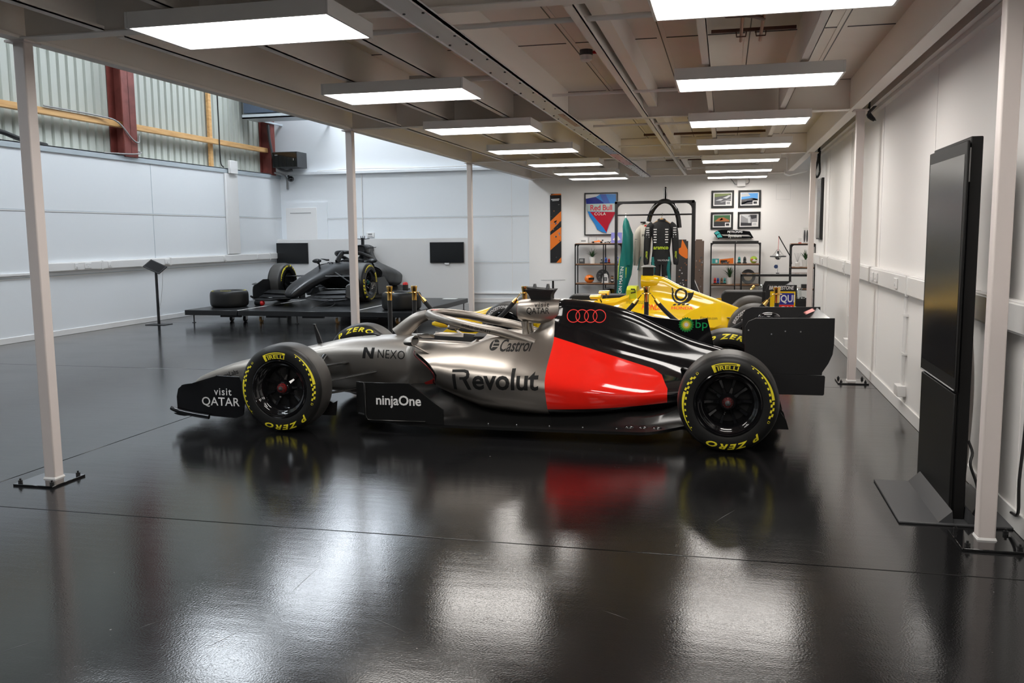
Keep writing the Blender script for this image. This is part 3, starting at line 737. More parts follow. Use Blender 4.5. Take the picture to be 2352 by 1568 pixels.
def band(tp, mb, a, m):
    ring_mark(tp, mb, a, a + 54, 0.309, 0.311, m, 16, 0.293, 0.312)
    for k in range(7):
        b_ = a + 3 + k * 8.2; w_ = 2.0 + 0.35 * k; r = 0.305 - 0.0022 * k
        ring_mark(tp, mb, b_, b_ + w_, r - 0.010 - 0.0008 * k, r - 0.002, m, 2)
    for k in range(3):
        b_ = a + 56 + k * 8.0
        ring_mark(tp, mb, b_, b_ + 4.0, 0.297, 0.310, m, 2, 0.295, 0.308); ring_mark(tp, mb, b_ + 3.2, b_ + 7.2, 0.284, 0.297, m, 2, 0.282, 0.295)
    c = a + 84
    ring_mark(tp, mb, c - 1.6, c + 1.6, 0.288, 0.290, m, 2); ring_mark(tp, mb, c - 1.6, c - 1.0, 0.290, 0.300, m, 2); ring_mark(tp, mb, c + 1.0, c + 1.6, 0.290, 0.300, m, 2); ring_mark(tp, mb, c - 1.4, c + 1.4, 0.300, 0.303, m, 2, 0.304, 0.3045)
def wheel(root, x, y_out, width, sgn, front, nut, marks, rot=0.0, name='wheel', par_off=OFF, R=R_T, style='modern'):
    # sgn -1: outer face looks to -y, +1: to +y. marks: 'outer', 'inner', None
    cx = x + par_off; k = R / R_T
    X = Matrix(((1, 0, 0, cx), (0, 0, -sgn, y_out), (0, 1, 0, R), (0, 0, 0, 1)))   # lathe z -> inward
    rim = MB(); S = Matrix.Diagonal((k, k, 1, 1)); XS = X @ S
    rim.lathe([(0.228, 0.02), (0.229, 0.008), (0.222, 0.006), (0.214, 0.016), (0.206, 0.034), (0.194, 0.042), (0.182, 0.046), (0.168, 0.066), (0.158, 0.11), (0.15, 0.17), (0.0, 0.18)], 'black_gloss', n=48, X=XS, ms=['black_gloss'] * 9 + ['black_matt'] * 2)
    ns = 10 if not front else 9
    for i in range(ns):
        A = X @ S @ Matrix.Rotation(2 * pi * i / ns + rot, 4, 'Z')
        rim.loft([[(0.045, -0.013, 0.085), (0.045, 0.013, 0.085), (0.045, 0.015, 0.12), (0.045, -0.015, 0.12)],
                  [(0.10, -0.006, 0.115), (0.10, 0.006, 0.115), (0.10, 0.010, 0.15), (0.10, -0.010, 0.15)],
                  [(0.162, -0.010, 0.10), (0.162, 0.010, 0.10), (0.158, 0.014, 0.14), (0.158, -0.014, 0.14)]], 'black_gloss', X=A)
    rim.lathe([(0.0, 0.06), (0.05, 0.062), (0.062, 0.075), (0.066, 0.12)], 'black_gloss', n=30, X=XS)
    # inner side of the rim and brake drum
    rim.lathe([(0.228, width - 0.02), (0.222, width - 0.008), (0.212, width - 0.02), (0.205, width - 0.09), (0.15, width - 0.075), (0.0, width - 0.07)], 'carbon', n=40, X=XS)
    w_ = rim.obj(name, root, sharp=40)
    ty = MB(); n = len(TYRE_P)
    prof = [(r, h) for r, h in TYRE_P] + [(R_T, 0.10), (R_T, width - 0.10)] + [(r, width - h) for r, h in TYRE_P[::-1]]
    ms = ['rubber'] * (n - 2) + ['tread'] * 5 + ['rubber'] * (n - 2)
    if style == 'grooved':
        mid = []; nb = 4; a, b_ = 0.06, width - 0.06
        for i in range(nb):
            c = lerp(a, b_, (i + 0.5) / nb); mid += [(R_T, c - 0.008), (R_T - 0.012, c - 0.006), (R_T - 0.012, c + 0.006), (R_T, c + 0.008)]
        prof = [(r, h) for r, h in TYRE_P[:-1]] + mid + [(r, width - h) for r, h in TYRE_P[-2::-1]]; ms = None
        ty.lathe(prof, 'tread', n=64, X=XS)
    else:
        ty.lathe(prof, 'rubber', n=72, X=XS, ms=ms)
    def tp_at(face):
        def tp(deg, r):
            a = radians(deg); h = (tyre_h(r) if face == 'outer' else width - tyre_h(r)) + (-0.0012 if face == 'outer' else 0.0012)
            # clockwise from the top as seen by someone facing that side
            s = 1 if (face == 'outer') == (sgn < 0) else -1
            return XS @ Vector((s * sin(a) * r, cos(a) * r, h))
        return tp
    if marks and style == 'modern':
        tp = tp_at(marks); r0 = math.degrees(rot)
        ym = 'tyre_yellow'
        if marks == 'outer':
            pirelli(tp, ty, -6 + r0, ym); pzero(tp, ty, 169 + r0, ym); band(tp, ty, 27 + r0, ym); band(tp, ty, 229 + r0, ym)
        else:
            pzero(tp, ty, 8 + r0, ym); pirelli(tp, ty, 184 + r0, ym); band(tp, ty, 60 + r0, ym); band(tp, ty, 240 + r0, ym)
    elif marks:
        tp = tp_at(marks); rm = 0.285
        for a in ((95, 215, 335) if front else (-38, 85, 200)):
            ty.text('BRIDGESTONE', 0.055, 'print_white', lambda u, v, a=a: tp(a + math.degrees(u / rm), rm + v), bold=0.014, shear=0.2, wx=0.9, grid=0.015)
    ty.obj('tyre', w_, sharp=30)
    if nut:
        q = MB(); q.lathe([(0.0, 0.035), (0.022, 0.036), (0.036, 0.044), (0.040, 0.062), (0.040, 0.075)], nut, n=24, X=XS)
        for i in range(14):
            a = 2 * pi * i / 14
            q.cyl(XS @ Vector((0.031 * cos(a), 0.031 * sin(a), 0.036)), XS @ Vector((0.031 * cos(a), 0.031 * sin(a), 0.05)), 0.0042, 'black_matt', n=8)
        q.obj('wheel_nut', w_)
        q = MB(); q.lathe([(0, 0.008 if front else 0.026), (0.010, 0.016 if front else 0.028), (0.02, 0.036), (0.02, 0.045)], 'dgrey', n=16, X=XS); q.obj('axle_tip', w_)
    return w_

def build_car(root, hero):
    c = dict(body=livery() if hero else M['mule'], ch=M['titan'] if hero else M['mule'], wing=M['black_gloss'] if hero else M['mule'],
             blk=M['carbon'] if hero else M['mule'], tub=M['titan'] if hero else M['mule'], fin=M['black_gloss'] if hero else M['mule'])
    def part(mb, name, parent=root, **kw):
        for p in mb.v: p.x += OFF
        return mb.obj(name, parent, **kw)
    def on(bv, d=0.0022, cx=0, cz=0, ang=0.0, sgn=-1):
        # lettering laid on the near flank: local (u, v) -> surface point
        ca, sa = cos(ang), sin(ang); last = [-0.5]
        def pl(u, v):
            x, z = cx + u * ca - v * sa, cz + u * sa + v * ca
            h = bv.ray_cast(Vector((x, sgn * 3, z)), Vector((0, -sgn, 0)))
            y = h[0].y if h[0] is not None else last[0]
            last[0] = y
            return Vector((x, y + sgn * d, z))
        return pl
    # ---- nose and survival cell
    def st(x, zb, zt, w_, wb=None, ck=None, fl=0.0):
        wb = w_ * 0.62 if wb is None else wb
        h = zt - zb
        if ck is None:
            return [(x, 0, zt), (x, w_ * 0.38, zt - 0.004), (x, w_ * 0.72, zt - h * 0.05), (x, w_ * 0.94, zt - h * 0.16), (x, w_, zt - h * 0.34), (x, w_ * 0.97, zt - h * 0.66), (x, wb, zb + h * 0.04), (x, wb * 0.5, zb), (x, 0, zb)]
        return [(x, 0, ck), (x, w_ * 0.62, ck + 0.01), (x, w_ * 0.74, zt - 0.03), (x, w_ * 0.84, zt), (x, w_ * 0.99, zt - 0.045), (x, w_, zt - h * 0.5), (x, wb, zb + h * 0.04), (x, wb * 0.5, zb), (x, 0, zb)]
    S = [st(-4.64, 0.17, 0.222, 0.05), st(-4.60, 0.150, 0.268, 0.095), st(-4.45, 0.155, 0.338, 0.135), st(-4.2, 0.17, 0.420, 0.165), st(-3.8, 0.20, 0.510, 0.19), st(-3.43, 0.21, 0.590, 0.215), st(-3.16, 0.19, 0.646, 0.25, 0.15),
         st(-2.84, 0.16, 0.672, 0.29, 0.18), st(-2.60, 0.13, 0.684, 0.315, 0.2)]
    S2 = [st(-2.50, 0.12, 0.686, 0.325, 0.2), st(-2.46, 0.12, 0.682, 0.33, 0.2, 0.55), st(-2.40, 0.12, 0.676, 0.33, 0.2, 0.36), st(-2.2, 0.12, 0.668, 0.335, 0.2, 0.34), st(-1.98, 0.12, 0.660, 0.335, 0.2, 0.40), st(-1.93, 0.12, 0.690, 0.33, 0.2, 0.60), st(-1.88, 0.12, 0.720, 0.32, 0.2), st(-1.6, 0.12, 0.715, 0.30, 0.2)]
    if not hero:
        for s_ in S:
            k_ = 0.15 * max(0.0, 1 - abs(s_[0][0] + 3.5) / 0.95)
            for n_ in (5, 6, 7, 8): s_[n_] = (s_[n_][0], s_[n_][1], min(s_[n_][2] + k_, s_[4][2] - 0.03))
    tub = MB(); rings = loft_stations(S + S2[:1]); rings = rings[:-1] + loft_stations(S2, nx=1)
    tub.loft(rings, c['tub'])
    if hero:
        # cockpit lining is dark
        k = tub.mi('black_matt')
        for i, f in enumerate(tub.f):
            q = sum((tub.v[a] for a in f), Vector()) / len(f)
            if -2.505 < q.x < -1.90 and abs(q.y) < 0.27 and q.z < 0.655: tub.m[i] = k
        bv = tub.bvh()
        tub.text('NEXO', 0.083, 'print_black', on(bv, cx=-2.655, cz=0.552, ang=-0.02), bold=-0.004, space=1.05, grid=0.02, fit=(0.245, 0.070))
        for poly in ([(-0.055, -0.045), (-0.045, 0.045), (-0.022, 0.018), (-0.028, -0.045)], [(-0.045, 0.045), (-0.018, 0.045), (0.045, -0.045), (0.018, -0.045)], [(0.028, 0.045), (0.055, 0.045), (0.045, -0.045), (0.022, -0.018)]):
            tub.flat(poly, 'print_black', on(bv, cx=-2.865, cz=0.556), grid=0.02)
        tub.text('ElevenLabs', 0.05, 'print_black', on(bv, cx=-4.255, cz=0.318, ang=0.30), bold=0.006, grid=0.02, fit=(0.24, 0.042))
    part(tub, 'survival_cell', sharp=60)
    p = MB(); p.prism([(-3.44, 0.585), (-3.455, 0.60), (-3.485, 0.755), (-3.472, 0.757), (-3.43, 0.66), (-3.405, 0.588)], 'y', -0.007, 0.007, 'black'); p.cbox((-3.478, 0, 0.758), (0.02, 0.03, 0.006), 'black'); part(p, 'pitot_tube')
    p = MB(); p.loft([[(-3.02 + 0.16 * t - 0.01, y, 0.674 + 0.02 * t * (1 - t) * 4 + dz) for y, dz in ((-0.012, 0), (0.012, 0), (0.012, -0.012), (-0.012, -0.012))] for t in (0, 0.3, 0.6, 1.0)], 'black'); part(p, 'nose_antenna')
    # ---- sidepods and engine cover
    B = [[(-2.10, 0, 0.26), (-2.10, 0.10, 0.26), (-2.14, 0.30, 0.45), (-2.28, 0.325, 0.640), (-2.37, 0.40, 0.652), (-2.37, 0.53, 0.62), (-2.225, 0.65, 0.55), (-2.145, 0.675, 0.45), (-2.17, 0.60, 0.35), (-2.12, 0.30, 0.27), (-2.10, 0, 0.22)],
         [(-1.98, 0, 0.26), (-1.98, 0.12, 0.26), (-1.98, 0.30, 0.46), (-2.0, 0.335, 0.640), (-2.02, 0.44, 0.640), (-2.02, 0.57, 0.585), (-2.0, 0.665, 0.50), (-1.98, 0.68, 0.40), (-1.97, 0.60, 0.27), (-1.97, 0.30, 0.18), (-1.97, 0, 0.15)],
         [(-1.89, 0, 0.50), (-1.89, 0.12, 0.52), (-1.89, 0.24, 0.60), (-1.90, 0.325, 0.675), (-1.91, 0.44, 0.640), (-1.91, 0.578, 0.575), (-1.90, 0.673, 0.487), (-1.89, 0.685, 0.385), (-1.89, 0.605, 0.245), (-1.89, 0.30, 0.155), (-1.89, 0, 0.13)],
         [(-1.80, 0, 0.70), (-1.80, 0.12, 0.705), (-1.80, 0.22, 0.71), (-1.80, 0.31, 0.705), (-1.80, 0.44, 0.64), (-1.80, 0.585, 0.565), (-1.80, 0.68, 0.475), (-1.80, 0.69, 0.37), (-1.80, 0.61, 0.22), (-1.80, 0.3, 0.13), (-1.80, 0, 0.12)],
         [(-1.60, 0, 0.712), (-1.60, 0.10, 0.716), (-1.60, 0.19, 0.718), (-1.60, 0.28, 0.700), (-1.60, 0.44, 0.625), (-1.60, 0.59, 0.55), (-1.60, 0.69, 0.46), (-1.60, 0.70, 0.35), (-1.60, 0.62, 0.20), (-1.60, 0.3, 0.11), (-1.60, 0, 0.1)],
         [(-1.50, 0, 0.735), (-1.50, 0.06, 0.73), (-1.50, 0.13, 0.722), (-1.50, 0.25, 0.692), (-1.50, 0.435, 0.61), (-1.50, 0.59, 0.535), (-1.50, 0.695, 0.445), (-1.50, 0.705, 0.34), (-1.50, 0.625, 0.19), (-1.50, 0.3, 0.1), (-1.50, 0, 0.1)],
         [(-1.40, 0, 0.90), (-1.40, 0.06, 0.87), (-1.40, 0.105, 0.76), (-1.40, 0.23, 0.68), (-1.40, 0.43, 0.595), (-1.40, 0.59, 0.52), (-1.40, 0.695, 0.435), (-1.40, 0.705, 0.335), (-1.40, 0.63, 0.185), (-1.40, 0.3, 0.1), (-1.40, 0, 0.1)],
         [(-1.30, 0, 0.995), (-1.30, 0.07, 0.965), (-1.30, 0.105, 0.82), (-1.30, 0.21, 0.68), (-1.30, 0.42, 0.58), (-1.30, 0.58, 0.508), (-1.30, 0.69, 0.42), (-1.30, 0.70, 0.325), (-1.30, 0.63, 0.18), (-1.30, 0.3, 0.1), (-1.30, 0, 0.1)],
         [(-1.1, 0, 0.984), (-1.1, 0.06, 0.955), (-1.1, 0.095, 0.79), (-1.1, 0.19, 0.65), (-1.1, 0.40, 0.55), (-1.1, 0.56, 0.48), (-1.1, 0.675, 0.40), (-1.1, 0.69, 0.315), (-1.1, 0.63, 0.185), (-1.1, 0.3, 0.1), (-1.1, 0, 0.1)],
         [(-0.9, 0, 0.95), (-0.9, 0.052, 0.92), (-0.9, 0.088, 0.74), (-0.9, 0.165, 0.61), (-0.9, 0.36, 0.52), (-0.9, 0.53, 0.455), (-0.9, 0.65, 0.38), (-0.9, 0.67, 0.305), (-0.9, 0.61, 0.195), (-0.9, 0.3, 0.1), (-0.9, 0, 0.1)],
         [(-0.7, 0, 0.895), (-0.7, 0.046, 0.86), (-0.7, 0.083, 0.69), (-0.7, 0.145, 0.57), (-0.7, 0.31, 0.485), (-0.7, 0.47, 0.425), (-0.7, 0.59, 0.355), (-0.7, 0.61, 0.295), (-0.7, 0.55, 0.205), (-0.7, 0.28, 0.11), (-0.7, 0, 0.1)],
         [(-0.5, 0, 0.80), (-0.5, 0.042, 0.77), (-0.5, 0.08, 0.63), (-0.5, 0.13, 0.53), (-0.5, 0.25, 0.45), (-0.5, 0.38, 0.40), (-0.5, 0.49, 0.335), (-0.5, 0.51, 0.285), (-0.5, 0.45, 0.215), (-0.5, 0.25, 0.12), (-0.5, 0, 0.1)],
         [(-0.25, 0, 0.69), (-0.25, 0.038, 0.665), (-0.25, 0.075, 0.57), (-0.25, 0.115, 0.49), (-0.25, 0.18, 0.42), (-0.25, 0.25, 0.375), (-0.25, 0.315, 0.325), (-0.25, 0.33, 0.28), (-0.25, 0.30, 0.22), (-0.25, 0.2, 0.14), (-0.25, 0, 0.12)],
         [(0.05, 0, 0.60), (0.05, 0.03, 0.58), (0.05, 0.06, 0.51), (0.05, 0.085, 0.45), (0.05, 0.11, 0.40), (0.05, 0.13, 0.36), (0.05, 0.15, 0.32), (0.05, 0.155, 0.28), (0.05, 0.15, 0.23), (0.05, 0.1, 0.17), (0.05, 0, 0.15)],
         [(0.30, 0, 0.46), (0.30, 0.025, 0.455), (0.30, 0.045, 0.43), (0.30, 0.055, 0.40), (0.30, 0.06, 0.38), (0.30, 0.065, 0.35), (0.30, 0.07, 0.32), (0.30, 0.07, 0.28), (0.30, 0.065, 0.25), (0.30, 0.04, 0.22), (0.30, 0, 0.21)]]
    body = MB(); body.loft(loft_stations(B if hero else B[:9], 3, 4), c['body'])
    if hero:
        # dark intake mouth
        bv = body.bvh()
        pb = 'print_black'
        body.text('evolut', 0.178, pb, on(bv, cx=-1.598, cz=0.433, ang=0.025), bold=0.022, space=0.98, grid=0.02, fit=(0.515, 0.158))
        R_ = (lambda f: (lambda u, v: f(u, v)))(on(bv, cx=-1.938, cz=0.422, ang=0.025))
        for poly in ([(-0.078, 0.058), (-0.078, 0.078), (0.02, 0.078), (0.05, 0.07), (0.062, 0.045), (0.058, 0.02), (0.038, 0.0), (0.072, -0.078), (0.042, -0.078), (0.005, 0.002), (-0.02, 0.002), (-0.02, 0.022), (0.015, 0.022), (0.034, 0.03), (0.034, 0.05), (0.015, 0.058)], [(-0.078, 0.045), (-0.052, 0.045), (-0.048, -0.078), (-0.074, -0.078)]):
            body.flat(poly, pb, R_, grid=0.02)
        body.text('Castrol', 0.092, pb, on(bv, cx=-1.585, cz=0.656, ang=-0.01), bold=0.018, grid=0.02, fit=(0.237, 0.080))
        E_ = on(bv, cx=-1.752, cz=0.659)
        disc = [(0.036 * cos(t * pi / 12), 0.036 * sin(t * pi / 12)) for t in range(24)]
        body.flat(disc, pb, E_, grid=0.015)
        E2 = on(bv, d=0.0034, cx=-1.752, cz=0.659)
        for z in (0.010, -0.012): body.flat([(-0.012, z), (0.034, z), (0.034, z + 0.006), (-0.012, z + 0.006)], c['ch'], E2, grid=0.015)
        body.flat([(-0.016, -0.02), (-0.010, -0.02), (-0.010, 0.03), (-0.016, 0.024)], c['ch'], E2, grid=0.015)
        # four interlocked rings
        G = on(bv, cx=-1.072, cz=0.866, ang=-0.005)
        for i in range(4):
            cx_ = (i - 1.5) * 0.069
            vs = []; fs = []; n = 40
            for k in range(n):
                a = 2 * pi * k / n
                for r in (0.0465, 0.0535): vs.append(G(cx_ + r * cos(a), r * sin(a)))
            for k in range(n): fs.append((2 * k, 2 * k + 1, (2 * k + 3) % (2 * n), (2 * k + 2) % (2 * n)))
            body.add(vs, fs, 'ring_red')
    o = part(body, 'engine_cover', sharp=50)
    mouth = [(-2.315, -0.335, 0.628), (-2.39, -0.42, 0.618), (-2.37, -0.535, 0.585), (-2.24, -0.640, 0.52), (-2.17, -0.662, 0.45), (-2.19, -0.60, 0.372), (-2.15, -0.345, 0.31)]
    for s in (1, -1):
        q = MB()
        q.tube([(x, -s * y, z) for x, y, z in spline(mouth, 4)], 0.0055, 'nut_dark' if hero else 'black', n=6)
        q.add([(x + 0.012, -s * y, z) for x, y, z in mouth], [tuple(range(len(mouth)))], 'black_matt')  # black sheet stands in for the shade inside the duct
        if hero: q.loft([[(x, -s * y, z) for x, y, z in p_] for p_ in ([(-2.165, -0.668, 0.425), (-2.185, -0.61, 0.375)], [(-2.255, -0.645, 0.385), (-2.26, -0.60, 0.362)])], 'red_print', closed=False)
        part(q, 'sidepod_intake')
    # ---- airbox, camera pod, fin
    a = MB()
    def el(x, z0, z1, w_, n=24): return [(x, w_ * (1 if abs(cos(2 * pi * k / n)) > 0 else 0) * (abs(cos(2 * pi * k / n)) ** 0.75) * (1 if cos(2 * pi * k / n) >= 0 else -1), (z0 + z1) / 2 + (z1 - z0) / 2 * (abs(sin(2 * pi * k / n)) ** 0.75) * (1 if sin(2 * pi * k / n) >= 0 else -1)) for k in range(n)]
    a.loft([el(-1.60, 0.842, 0.975, 0.10), el(-1.625, 0.835, 0.982, 0.112), el(-1.632, 0.828, 0.985, 0.122), el(-1.61, 0.815, 0.990, 0.134), el(-1.54, 0.80, 0.995, 0.142), el(-1.45, 0.795, 0.998, 0.138), el(-1.36, 0.80, 0.998, 0.118), el(-1.296, 0.82, 0.997, 0.09)], c['ch'], cap0=False)
    a.add(el(-1.598, 0.842, 0.975, 0.10), [tuple(range(24))], 'black_matt')
    a.loft([el(-1.620, 0.838, 0.981, 0.108), el(-1.634, 0.832, 0.984, 0.118)], 'red_print' if hero else 'black', cap0=False, cap1=False)
    for s in (1, -1): a.tube([(-1.565, s * 0.095, 0.705), (-1.572, s * 0.095, 0.76), (-1.575, s * 0.095, 0.82)], [0.036, 0.031, 0.036], c['ch'], n=14, flat=(1, 0.8))
    if hero:
        bv = a.bvh()
        a.text('QATAR', 0.052, pb, on(bv, d=0.006, cx=-1.457, cz=0.905), grid=0.012, fit=(0.182, 0.060))
        a.text('visit', 0.042, pb, on(bv, d=0.007, cx=-1.427, cz=0.957), space=1.25, grid=0.012, fit=(0.118, 0.036))
    part(a, 'airbox', sharp=45)
    t = MB()
    if hero:
        t.loft([[(x, y, 0.985) for x, y in ((-1.53, -0.05), (-1.53, 0.05), (-1.37, 0.05), (-1.37, -0.05))], [(x, y, 1.035) for x, y in ((-1.545, -0.08), (-1.545, 0.08), (-1.36, 0.08), (-1.36, -0.08))], [(x, y, 1.075) for x, y in ((-1.575, -0.10), (-1.575, 0.10), (-1.335, 0.10), (-1.335, -0.10))]], 'black_matt')
        t.loft([[(-1.455 + 0.125 * cos(2 * pi * k / 20), 0.105 * sin(2 * pi * k / 20), z + 0.012 * (-cos(2 * pi * k / 20))) for k in range(20)] for z in (1.07, 1.082)], 'black_matt')
        for x in (-1.51, -1.40): t.loft([[(x - 0.014, -0.03, 1.078), (x + 0.014, -0.03, 1.078), (x + 0.014, 0.03, 1.078), (x - 0.014, 0.03, 1.078)], [(x - 0.006, -0.02, 1.118), (x + 0.008, -0.02, 1.118), (x + 0.008, 0.02, 1.118), (x - 0.006, 0.02, 1.118)]], 'dgrey')
    else:
        t.cbox((-1.45, 0, 1.06), (0.05, 0.05, 0.14), 'black')
        wing_el(t, [(0, -1.52, 1.10, -1.40, 1.11), (0.14, -1.50, 1.115, -1.40, 1.12)], 'black', n=2)
        wing_el(t, [(0.09, -1.50, 0.93, -1.36, 0.94), (0.26, -1.47, 0.945, -1.36, 0.95)], 'black', n=2)
        for s in (-0.04, 0.0, 0.04): t.cbox((-1.44, s, 1.14), (0.01, 0.01, 0.06), 'black')
    part(t, 'camera_pod', sharp=30)
    f = MB()
    if not hero: f.prism([(-1.05, 0.90), (-1.1, 0.982), (-0.9, 0.948), (-0.9, 0.85)], 'y', -0.006, 0.006, c['fin'])
    else: f.prism([(-1.05, 0.90), (-1.1, 0.982), (-0.9, 0.948), (-0.7, 0.897), (-0.549, 0.860), (-0.344, 0.836), (-0.20, 0.843), (-0.126, 0.854), (-0.072, 0.645), (-0.10, 0.60), (-0.3, 0.66), (-0.6, 0.74)], 'y', -0.006, 0.006, c['fin'])
    if hero:
        P_ = lambda u, v: Vector((-0.170 + u, -0.0075, 0.797 + v))
        f.text('bp', 0.115, mat('bp_green', (0.0, 0.34, 0.09), 0.4), P_, fit=(0.092, 0.086))
        def star(n, r0, r1, m, d):
            pts = [((r1 if k % 2 == 0 else r0) * cos(pi * k / n), (r1 if k % 2 == 0 else r0) * sin(pi * k / n)) for k in range(2 * n)]
            f.flat(pts, m, lambda u, v: Vector((-0.288 + u, -0.0070 - d, 0.800 + v)))
        star(18, 0.052, 0.062, mat('flower_dark_green', (0.0, 0.20, 0.045), 0.4), 0.0); star(18, 0.038, 0.047, mat('flower_light_green', (0.20, 0.45, 0.02), 0.4), 0.0006)
        star(18, 0.025, 0.034, mat('flower_yellow', (0.80, 0.62, 0.05), 0.4), 0.0012); star(18, 0.012, 0.020, 'print_white', 0.0018)
    part(f, 'shark_fin', bev=0.002)
    # ---- halo
    h = MB()
    fr = spline([(-2.70, 0, 0.672), (-2.60, 0, 0.765), (-2.52, 0, 0.822), (-2.44, 0, 0.852)], 4)
    h.tube(fr, [lerp(0.082, 0.046, (i / (len(fr) - 1)) ** 0.7) for i in range(len(fr))], c['ch'], n=14, flat=[(lerp(0.34, 0.75, i / (len(fr) - 1)), 1.0) for i in range(len(fr))])
    ringp = [(-1.46, -0.262, 0.662), (-1.60, -0.275, 0.710), (-1.75, -0.285, 0.752), (-1.95, -0.285, 0.787), (-2.15, -0.262, 0.829), (-2.32, -0.175, 0.856), (-2.40, -0.08, 0.864), (-2.415, 0, 0.866)]
    ringp = ringp + [(x, -y, z) for x, y, z in ringp[-2::-1]]
    h.tube(spline(ringp, 5), 0.034, c['ch'], n=14, flat=(0.85, 1.05))
    if hero:
        bv = h.bvh()
        h.text('WORLD OF HYATT', 0.027, pb, on(bv, d=0.004, cx=-1.927, cz=0.776, ang=-0.215), bold=0.01, space=1.1, grid=0.01, fit=(0.25, 0.022))
        h.flat([(0.05 * cos(t * pi / 10), 0.035 * sin(t * pi / 10)) for t in range(20)], 'red_soft', lambda u, v: Vector((-2.375 + u * 0.8, v - 0.0, 0.8975 + 0.0 * u)))
    part(h, 'halo', sharp=60)
    # ---- cockpit interior, mirrors
    k = MB(); k.tube([(-2.30, y, 0.50 + 0.05 * sin(pi * (y + 0.15) / 0.3)) for y in (-0.15, -0.08, 0, 0.08, 0.15)], 0.016, 'black', n=8).cbox((-2.30, 0, 0.52), (0.04, 0.2, 0.09), 'dgrey'); part(k, 'steering_wheel')
    k = MB(); k.loft([[(x, y, z) for y, z in ((-0.2, 0.55), (-0.2, 0.70), (-0.1, 0.715), (0.1, 0.715), (0.2, 0.70), (0.2, 0.55))] for x in (-1.98, -1.82)], 'black_matt'); part(k, 'headrest')
    for s in (-1, 1):
        m_ = MB(); y = 0.57
        m_.loft([[(x, s * (y + w_ * cos(2 * pi * j / 14)), z + hh * sin(2 * pi * j / 14)) for j in range(14)] for x, w_, hh, z in ((-2.435, 0.012, 0.008, 0.692), (-2.425, 0.06, 0.026, 0.694), (-2.39, 0.085, 0.038, 0.698), (-2.35, 0.09, 0.042, 0.702))], c['ch'])
        m_.loft([[(x, s * yy, z) for yy, z in ((0.36, 0.728), (0.36, 0.700), (0.49, 0.735), (0.49, 0.745))] for x in (-2.36, -2.26)], c['ch'])
        m_.tube([(-2.37, s * 0.56, 0.668), (-2.28, s * 0.55, 0.62), (-2.20, s * 0.54, 0.582)], 0.013, c['ch'], n=8, flat=(1.4, 0.7))
        m_.add([(-2.349, s * (y + 0.078 * cos(2 * pi * j / 14)), 0.702 + 0.034 * sin(2 * pi * j / 14)) for j in range(14)], [tuple(range(14))], 'black_gloss')
        part(m_, 'mirror', sharp=40)
    # ---- floor, side panels, diffuser
    fl_ = MB()
    E = [(-2.86, 0.10, 0.30, 0.16), (-2.55, 0.095, 0.30, 0.30), (-2.30, 0.09, 0.26, 0.32), (-2.05, 0.088, 0.22, 0.315), (-1.86, 0.087, 0.165, 0.19), (-1.6, 0.087, 0.132, 0.15), (-1.13, 0.089, 0.147, 0.165), (-0.75, 0.092, 0.165, 0.19), (-0.52, 0.097, 0.165, 0.18), (-0.36, 0.11, 0.205, 0.21), (-0.27, 0.12, 0.25, 0.25)]
    if not hero: E = E[:7] + [(-0.9, 0.092, 0.155, 0.18)]
    secs = []
    for x, ze, zk, zi in E:
        t_ = max(0, min(1, (-2.45 - x) / 0.4)); we = lerp(0.785, 0.55, t_); t2 = max(0, min(1, (x + 0.5) / 0.25)); we = lerp(we, 0.62, t2)
        secs.append([(x, s * y, z) for s, y, z in ((-1, we, ze), (-1, we - 0.06, ze + 0.012), (-1, we - 0.13, lerp(ze, zk, 0.45)), (-1, we - 0.17, zk), (-1, max(we - 0.26, 0.3), zi), (-1, 0.05, zi), (1, 0.05, zi), (1, max(we - 0.26, 0.3), zi), (1, we - 0.17, zk), (1, we - 0.13, lerp(ze, zk, 0.45)), (1, we - 0.06, ze + 0.012), (1, we, ze), (1, we, ze - 0.022), (-1, we, ze - 0.022))])
    # smooth along the length
    cols = [spline([s_[k] for s_ in secs], 3) for k in range(len(secs[0]))]
    fl_.loft([[cc[i] for cc in cols] for i in range(len(cols[0]))], c['blk'])
    for x in (-1.72, -1.5, -1.25, -1.0, -0.75): fl_.sphere((x, -0.735, 0.101), 0.005, 'alu', n=8, k=6)
    for i in range(3): fl_.sphere((-0.66 + i * 0.10, -0.70, 0.10), 0.035, 'black_gloss', n=12, k=8, sc=(1.2, 0.8, 0.7))
    part(fl_, 'floor_tray', sharp=40)
    for s in (-1, 1):
        b_ = MB()
        b_.prism([(-2.70, 0.398), (-2.328, 0.401), (-2.057, 0.208), (-2.057, 0.088), (-2.64, 0.088), (-2.70, 0.12)], 'y', s * 0.785 - 0.006, s * 0.785 + 0.006, c['blk'])
        b_.loft([[(x, s * y, z) for x, y in ((-2.70, 0.79), (-2.70, 0.778), (-2.775, 0.74), (-2.78, 0.75))] for z in (0.155, 0.398)], c['blk'])
        b_.tube([(-2.69, s * 0.793, 0.39), (-2.688, s * 0.793, 0.14), (-2.67, s * 0.793, 0.108), (-2.62, s * 0.794, 0.104), (-2.2, s * 0.794, 0.108)], 0.008, c['blk'], n=6)
        if hero and s < 0:
            b_.text('ninjaOne', 0.105, 'print_white', lambda u, v: Vector((-2.418 + u, -0.7925, 0.262 + v)), bold=0.020, wx=0.98, space=0.98)
        part(b_, 'side_panel', bev=0.002)
    d_ = MB()
    if hero: d_.loft([[(x, s * y, z) for s, y, z in ((-1, w_, z0), (1, w_, z0), (1, w_, z1), (-1, w_, z1))] for x, w_, z0, z1 in ((-0.30, 0.50, 0.06, 0.12), (0.0, 0.50, 0.08, 0.15), (0.25, 0.50, 0.15, 0.20), (0.42, 0.50, 0.22, 0.24))], c['blk'])
